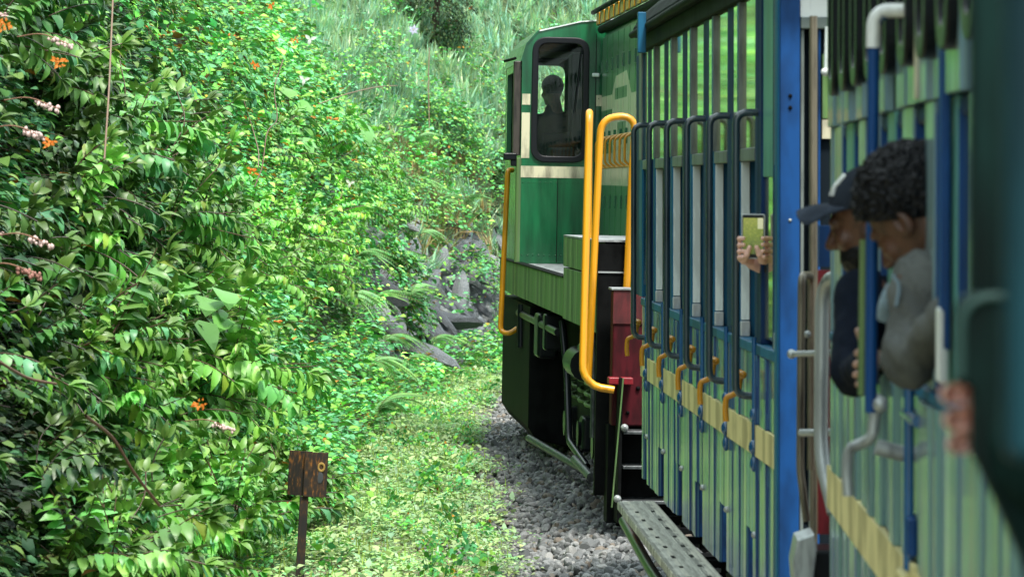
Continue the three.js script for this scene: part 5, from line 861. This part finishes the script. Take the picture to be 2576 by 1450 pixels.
{ // the passenger in the dark cap
  const C = at(2190, 560, 8.45), root = thing('person', 'bearded person in a dark peaked cap and navy jacket, looking down the line', 'person', [C.x, C.y, C.z], 0, 'passengers leaning out of the near coach');
  const L = (x, y, D) => at(x, y, D).sub(C), hm = headFrame(V(0, 0, 0), V(-0.85, -0.28, -0.25), V(-0.3, 1, 0));
  const neck = V(0, -0.2, -0.07).applyMatrix4(hm), sh = L(2172, 745, 8.35), el = L(2150, 940, 8.2), wr = L(2196, 905, 7.9), chest = V(0.27, -0.25, 0.05), belly = V(0.34, -0.6, 0.02), sh2 = L(2300, 720, 8.7);
  const head = inFrame(sdfGeo(headField(), V(0, -0.04, -0.01), 0.17, 92), hm);
  const torso = chain([[neck, chest, 0.062, 0.13], [chest, belly, 0.14, 0.13], [sh, chest, 0.065, 0.12], [sh2, chest, 0.065, 0.12], [sh, el, 0.043, 0.038], [el, wr, 0.036, 0.028]], 0.03);
  const hand = [[wr, L(2188, 910, 7.82), 0.026, 0.024]]; [884, 912, 938, 962].forEach((y, k) => { const a = L(2196, y - 4, 7.83), b = L(2170 - (k === 3 ? -3 : 0), y - 2, 7.76), c = L(2154 + (k === 3 ? 6 : k === 0 ? 3 : 0), y + 4, 7.78); hand.push([L(2192, 915, 7.83), a, 0.018, 0.011], [a, b, 0.0098, 0.009], [b, c, 0.009, 0.0078]); }); hand.push([L(2196, 880, 7.84), L(2172, 858, 7.79), 0.012, 0.0095], [L(2172, 858, 7.79), L(2160, 832, 7.78), 0.0095, 0.008]);
  bodyMesh(root, [[head, [1, 1, 1]], [sdfGeo(torso, V(0.2, -0.33, 0.06), 0.52, 72), [1, 1, 1]], [sdfGeo(chain(hand, 0.005), L(2178, 905, 7.8), 0.1, 76), [5, 7.5, 11]]], mat(skinM.color.clone(), 0.5, { vertexColors: true, map: skinM.map }));
  const bf = (p) => { let d = ellip(p, V(0, -0.06, 0.034), 0.062, 0.066, 0.062); d = Math.max(d, p.y + 0.03 - Math.abs(p.x) * 0.55); d = Math.max(d, -ellip(p, V(0, -0.045, 0.09), 0.03, 0.02, 0.03)); return d - 0.003 * noise.noise(p.x * 120, p.y * 120, p.z * 120); };
  mesh('beard', inFrame(sdfGeo(bf, V(0, -0.06, 0.03), 0.09, 56), hm), hairM, root);
  mesh('hair', hairGeo(hm, 9.1, 0.006, 0.0, -0.004, 0.04), hairM, root);
  const capM = cloth([0.02, 0.026, 0.038], 96), cap = new THREE.Group(); cap.name = 'cap'; root.add(cap); cap.applyMatrix4(new THREE.Matrix4().makeRotationX(-0.3).premultiply(hm));
  const dome = (p) => Math.max(Math.max(ellip(p, V(0, 0.04, -0.016), 0.093, 0.1, 0.112), -ellip(p, V(0, 0.036, -0.016), 0.087, 0.094, 0.105)), 0.036 - p.y + (p.z) * 0.05); mesh('crown', sdfGeo(dome, V(0, 0.07, -0.015), 0.13, 72), capM, cap);
  { const pos = [], idx = [], U = 14, W2 = 6; for (let q = 0; q < 2; q++) for (let i = 0; i <= U; i++) for (let j = 0; j <= W2; j++) { const a = (i / U - 0.5) * 2.3, t = j / W2, rx = Math.sin(a), rz = Math.cos(a), inn = V(rx * 0.09, 0.045, -0.016 + rz * 0.108), outl = V(rx * 0.083, 0.03 - 0.022 * rx * rx * 1.5, 0.075 + Math.pow(Math.max(rz, 0), 0.55) * 0.098), v = inn.lerp(outl, t); pos.push(v.x, v.y - q * 0.004 + 0.006 * Math.sin(t * 3.1), v.z); }
    const n = (U + 1) * (W2 + 1); for (let i = 0; i < U; i++) for (let j = 0; j < W2; j++) { const k = i * (W2 + 1) + j; idx.push(k, k + W2 + 1, k + 1, k + 1, k + W2 + 1, k + W2 + 2, n + k, n + k + 1, n + k + W2 + 1, n + k + 1, n + k + W2 + 2, n + k + W2 + 1); } for (let i = 0; i < U; i++) { const k = i * (W2 + 1) + W2; idx.push(k, k + W2 + 1, n + k, k + W2 + 1, n + k + W2 + 1, n + k); }
    const g = new THREE.BufferGeometry(); g.setAttribute('position', new THREE.Float32BufferAttribute(pos, 3)); g.setIndex(idx); g.computeVertexNormals(); mesh('peak', g, cloth([0.035, 0.045, 0.065], 97), cap); }
  mesh('button', [ball(V(0, 0.141, -0.016), 0.008, 1, 0.5, 1)], capM, cap);
  { const em = new THREE.Group(); em.name = 'emblem'; const on = (a, y, lift) => V(Math.sin(a) * (0.093 * Math.sqrt(1 - Math.pow((y - 0.04) / 0.1, 2)) + lift), y, -0.016 + Math.cos(a) * (0.112 * Math.sqrt(1 - Math.pow((y - 0.04) / 0.1, 2)) + lift)); const a0 = 0.42, st = (list) => new THREE.TubeGeometry(new THREE.CatmullRomCurve3(list.map(([a, y]) => on(a0 + a, y, 0.001))), 16, 0.004, 6);
    mesh('emblem', [st([[-0.12, 0.066], [-0.11, 0.09], [-0.1, 0.114]]), st([[-0.1, 0.113], [0.08, 0.112], [0.1, 0.1], [0.06, 0.091], [-0.1, 0.09]]), st([[-0.02, 0.09], [0.06, 0.078], [0.1, 0.066]])], M.white, cap); }
  const fold = (p) => 0.006 * noise.noise(p.x * 20, p.y * 34, p.z * 20 + 7);
  const jf = chain([[neck.clone().add(V(0.0, 0.0, 0.0)), chest, 0.078, 0.15], [chest, belly, 0.15, 0.145], [sh, chest, 0.064, 0.13], [sh2, chest, 0.076, 0.13], [sh, el, 0.052, 0.047], [sh.clone().lerp(el, 0.15), sh.clone().lerp(el, 0.85), 0.055, 0.052], [el, wr, 0.042, 0.034]], 0.03);
  mesh('jacket', sdfGeo((p) => jf(p) + fold(p), V(0.2, -0.33, 0.06), 0.52, 96), cloth([0.006, 0.01, 0.02], 98), root);
}
{ // hand of a passenger on the near door edge, sleeve running down to the right
  const C = at(2462, 1060, 3.27), root = thing('person', 'hand and dark green sleeve of a passenger gripping the near door edge at the right', 'person', [C.x, C.y, C.z]);
  const L = (x, y, D) => at(x, y, D).sub(C), list = [[L(2560, 1085, 3.29), L(2525, 1060, 3.27), 0.028, 0.03]];
  [[925, 2452, 2440], [985, 2418, 2390], [1050, 2424, 2398], [1110, 2432, 2408]].forEach(([y, a, b]) => list.push([L(2520, 1055, 3.27), L(2485, y, 3.23), 0.024, 0.012], [L(2485, y, 3.23), L(a, y, 3.17), 0.0104, 0.01], [L(a, y, 3.17), L(b, y + 6, 3.20), 0.01, 0.009]));
  list.push([L(2525, 1030, 3.30), L(2490, 965, 3.34), 0.016, 0.012], [L(2490, 965, 3.34), L(2456, 940, 3.34), 0.012, 0.01]);
  mesh('body', [sdfGeo(chain(list, 0.006), V(0, 0, 0), 0.085, 84), sdfGeo(chain([[L(2500, 1070, 3.28), L(2640, 1120, 3.07), 0.028, 0.042], [L(2640, 1120, 3.07), V(0.36, -0.05, 0.3), 0.045, 0.055]], 0.03), V(0.18, -0.06, 0.12), 0.3, 56)], palmM, root);
  const sl = chain([[L(2560, 1090, 3.27), L(2660, 1125, 3.07), 0.042, 0.06], [L(2660, 1125, 3.07), V(0.36, -0.05, 0.3), 0.06, 0.075]], 0.03); mesh('sleeve', sdfGeo((p) => sl(p) + 0.004 * noise.noise(p.x * 30, p.y * 40, p.z * 30), V(0.18, -0.06, 0.12), 0.3, 72), cloth([0.004, 0.018, 0.016], 99), root);
}
{ // phone held out of the second coach
  const C = at(1895, 594, 12.98), ph = thing('phone', 'phone with a lit green screen held out of the last window of the blue coach', 'phone', [C.x, C.y, C.z], -0.15); ph.rotation.z = -0.01;
  const w = 0.041, h = 0.079, scr = canvas(128, 256, (x, W, H) => { const r = rng(6); const gr = x.createLinearGradient(0, 0, W * 0.4, H); gr.addColorStop(0, '#8f9632'); gr.addColorStop(0.5, '#6b7d14'); gr.addColorStop(1, '#3c4c0c'); x.fillStyle = gr; x.fillRect(0, 0, W, H); for (let k = 0; k < 900; k++) { x.fillStyle = ['#94a31c', '#5d7014', '#b5b93a', '#36480f', '#c9c68a'][Math.floor(r() * 5)]; const px = r() * W, py = r() * H; x.globalAlpha = 0.22; x.fillRect(px, py, 2 + r() * 7, 2 + r() * 8); } x.globalAlpha = 1; x.fillStyle = 'rgba(225,225,205,.7)'; x.fillRect(W * 0.72, 0, W * 0.28, H * 0.3); });
  mesh('casing', extrude(roundRect(-w, w, -h, h, 0.008), 0.006, 0.0015).translate(0, 0, -0.008), mat(lin(0.35, 0.37, 0.38), 0.3, { metalness: 0.5 }), ph);
  mesh('bezel', extrude(roundRect(-w + 0.0025, w - 0.0025, -h + 0.0025, h - 0.0025, 0.007), 0.001).translate(0, 0, 0.0002), M.blackGloss, ph);
  const sg = prep(new THREE.PlaneGeometry(2 * w - 0.01, 2 * h - 0.028)).translate(0, 0.001, 0.0022); mesh('screen', [sg], mat(lin(0.05, 0.05, 0.05), 0.2, { emissive: lin(1, 1, 1), emissiveMap: scr, emissiveIntensity: 0.45 }), ph, true);
  const root = thing('person', 'hands of a passenger holding up a phone outside the blue coach', 'person', [C.x, C.y, C.z]);
  const L = (x, y, D) => at(x, y, D).sub(C), hnd = (s) => { const X = (v) => 1895 + s * v, list = [[L(X(24), 645, 13.05), L(X(24) + 22, 660, 13.12), 0.02, 0.024]]; [600, 616, 632, 647].forEach((y, k) => list.push([L(X(22), 652, 13.04), L(X(32), y + 4, 13.05), 0.014, 0.0095], [L(X(32), y + 4, 13.05), L(X(34.5), y, 12.99), 0.0084, 0.008], [L(X(34.5), y, 12.99), L(X(24 + (k === 3 ? 3 : 0)), y - 1, 12.955), 0.008, 0.007])); list.push([L(X(24), 655, 13.0), L(X(16), 640, 12.955), 0.014, 0.01], [L(X(16), 640, 12.955), L(X(9), 622, 12.95), 0.0098, 0.0085]); return sdfGeo(chain(list, 0.005), L(X(24), 645, 13.0), 0.085, 64); };
  const arm = (s) => sdfGeo(chain([[L(1895 + s * 24 + 22, 660, 13.12), V(0.12, -0.14, -0.16 + s * 0.04), 0.025, 0.033], [V(0.12, -0.14, -0.16 + s * 0.04), V(0.45, -0.2, 0.1 * s), 0.038, 0.05], [V(0.45, -0.2, 0.1 * s), V(0.5, -0.1, 0), 0.05, 0.1]], 0.03), V(0.25, -0.16, 0), 0.36, 56);
  mesh('body', [hnd(-1), hnd(1), arm(-1), arm(1)], palmM, root);
  const slv = (s) => chain([[V(0.08, -0.12, -0.15 + s * 0.04), V(0.12, -0.14, -0.16 + s * 0.04), 0.038, 0.042], [V(0.12, -0.14, -0.16 + s * 0.04), V(0.45, -0.2, 0.1 * s), 0.048, 0.06], [V(0.45, -0.2, 0.1 * s), V(0.52, -0.1, 0), 0.06, 0.13]], 0.03); const a = slv(-1), b = slv(1); mesh('sleeves', sdfGeo((p) => Math.min(a(p), b(p)), V(0.25, -0.16, 0), 0.36, 64), cloth([0.02, 0.02, 0.025], 94), root);
}
{ // the driver, a dark figure in the cab
  const C = at(1388, 232, 31.3), root = thing('person', 'dark figure of the driver seated behind the locomotive cab window', 'person', [C.x, C.y, C.z]);
  const hm = headFrame(V(0, 0, 0), V(-0.5, -0.05, -0.8), V(0, 1, 0)), head = inFrame(sdfGeo(headField(), V(0, -0.04, -0.01), 0.17, 64), hm);
  const bd = (g) => chain([[V(0.01, -0.16, 0.03), V(0.04, -0.36, 0.05), 0.055 + g, 0.15 + g], [V(0.04, -0.36, 0.05), V(0.06, -0.75, 0.08), 0.16 + g, 0.15 + g], [V(-0.14, -0.27, 0.0), V(0.22, -0.27, 0.08), 0.07 + g, 0.07 + g], [V(-0.15, -0.27, 0), V(-0.17, -0.55, -0.05), 0.055 + g, 0.045 + g], [V(-0.17, -0.55, -0.05), V(-0.05, -0.6, -0.28), 0.042 + g, 0.035 + g], [V(0.22, -0.27, 0.08), V(0.24, -0.55, 0.06), 0.055 + g, 0.045 + g], [V(0.24, -0.55, 0.06), V(0.16, -0.62, -0.2), 0.042 + g, 0.035 + g]], 0.04);
  mesh('body', [head, sdfGeo(bd(0), V(0.03, -0.48, 0), 0.46, 56)], skinM, root);
  const f = bd(0.016); mesh('jacket', sdfGeo(f, V(0.03, -0.48, 0), 0.46, 60), cloth([0.012, 0.014, 0.018], 93), root); mesh('hair', hairGeo(hm, 5.5, 0.006), hairM, root);
  mesh('seat_back', [box(-0.1, 0.3, -0.9, -0.35, 0.2, 0.27, 0.03)], M.inside, scene.getObjectByName('green_locomotive')).applyMatrix4(new THREE.Matrix4().copy(scene.getObjectByName('green_locomotive').matrixWorld).invert().multiply(new THREE.Matrix4().makeTranslation(C.x, C.y, C.z)));
}
renderer.render(scene, camera);
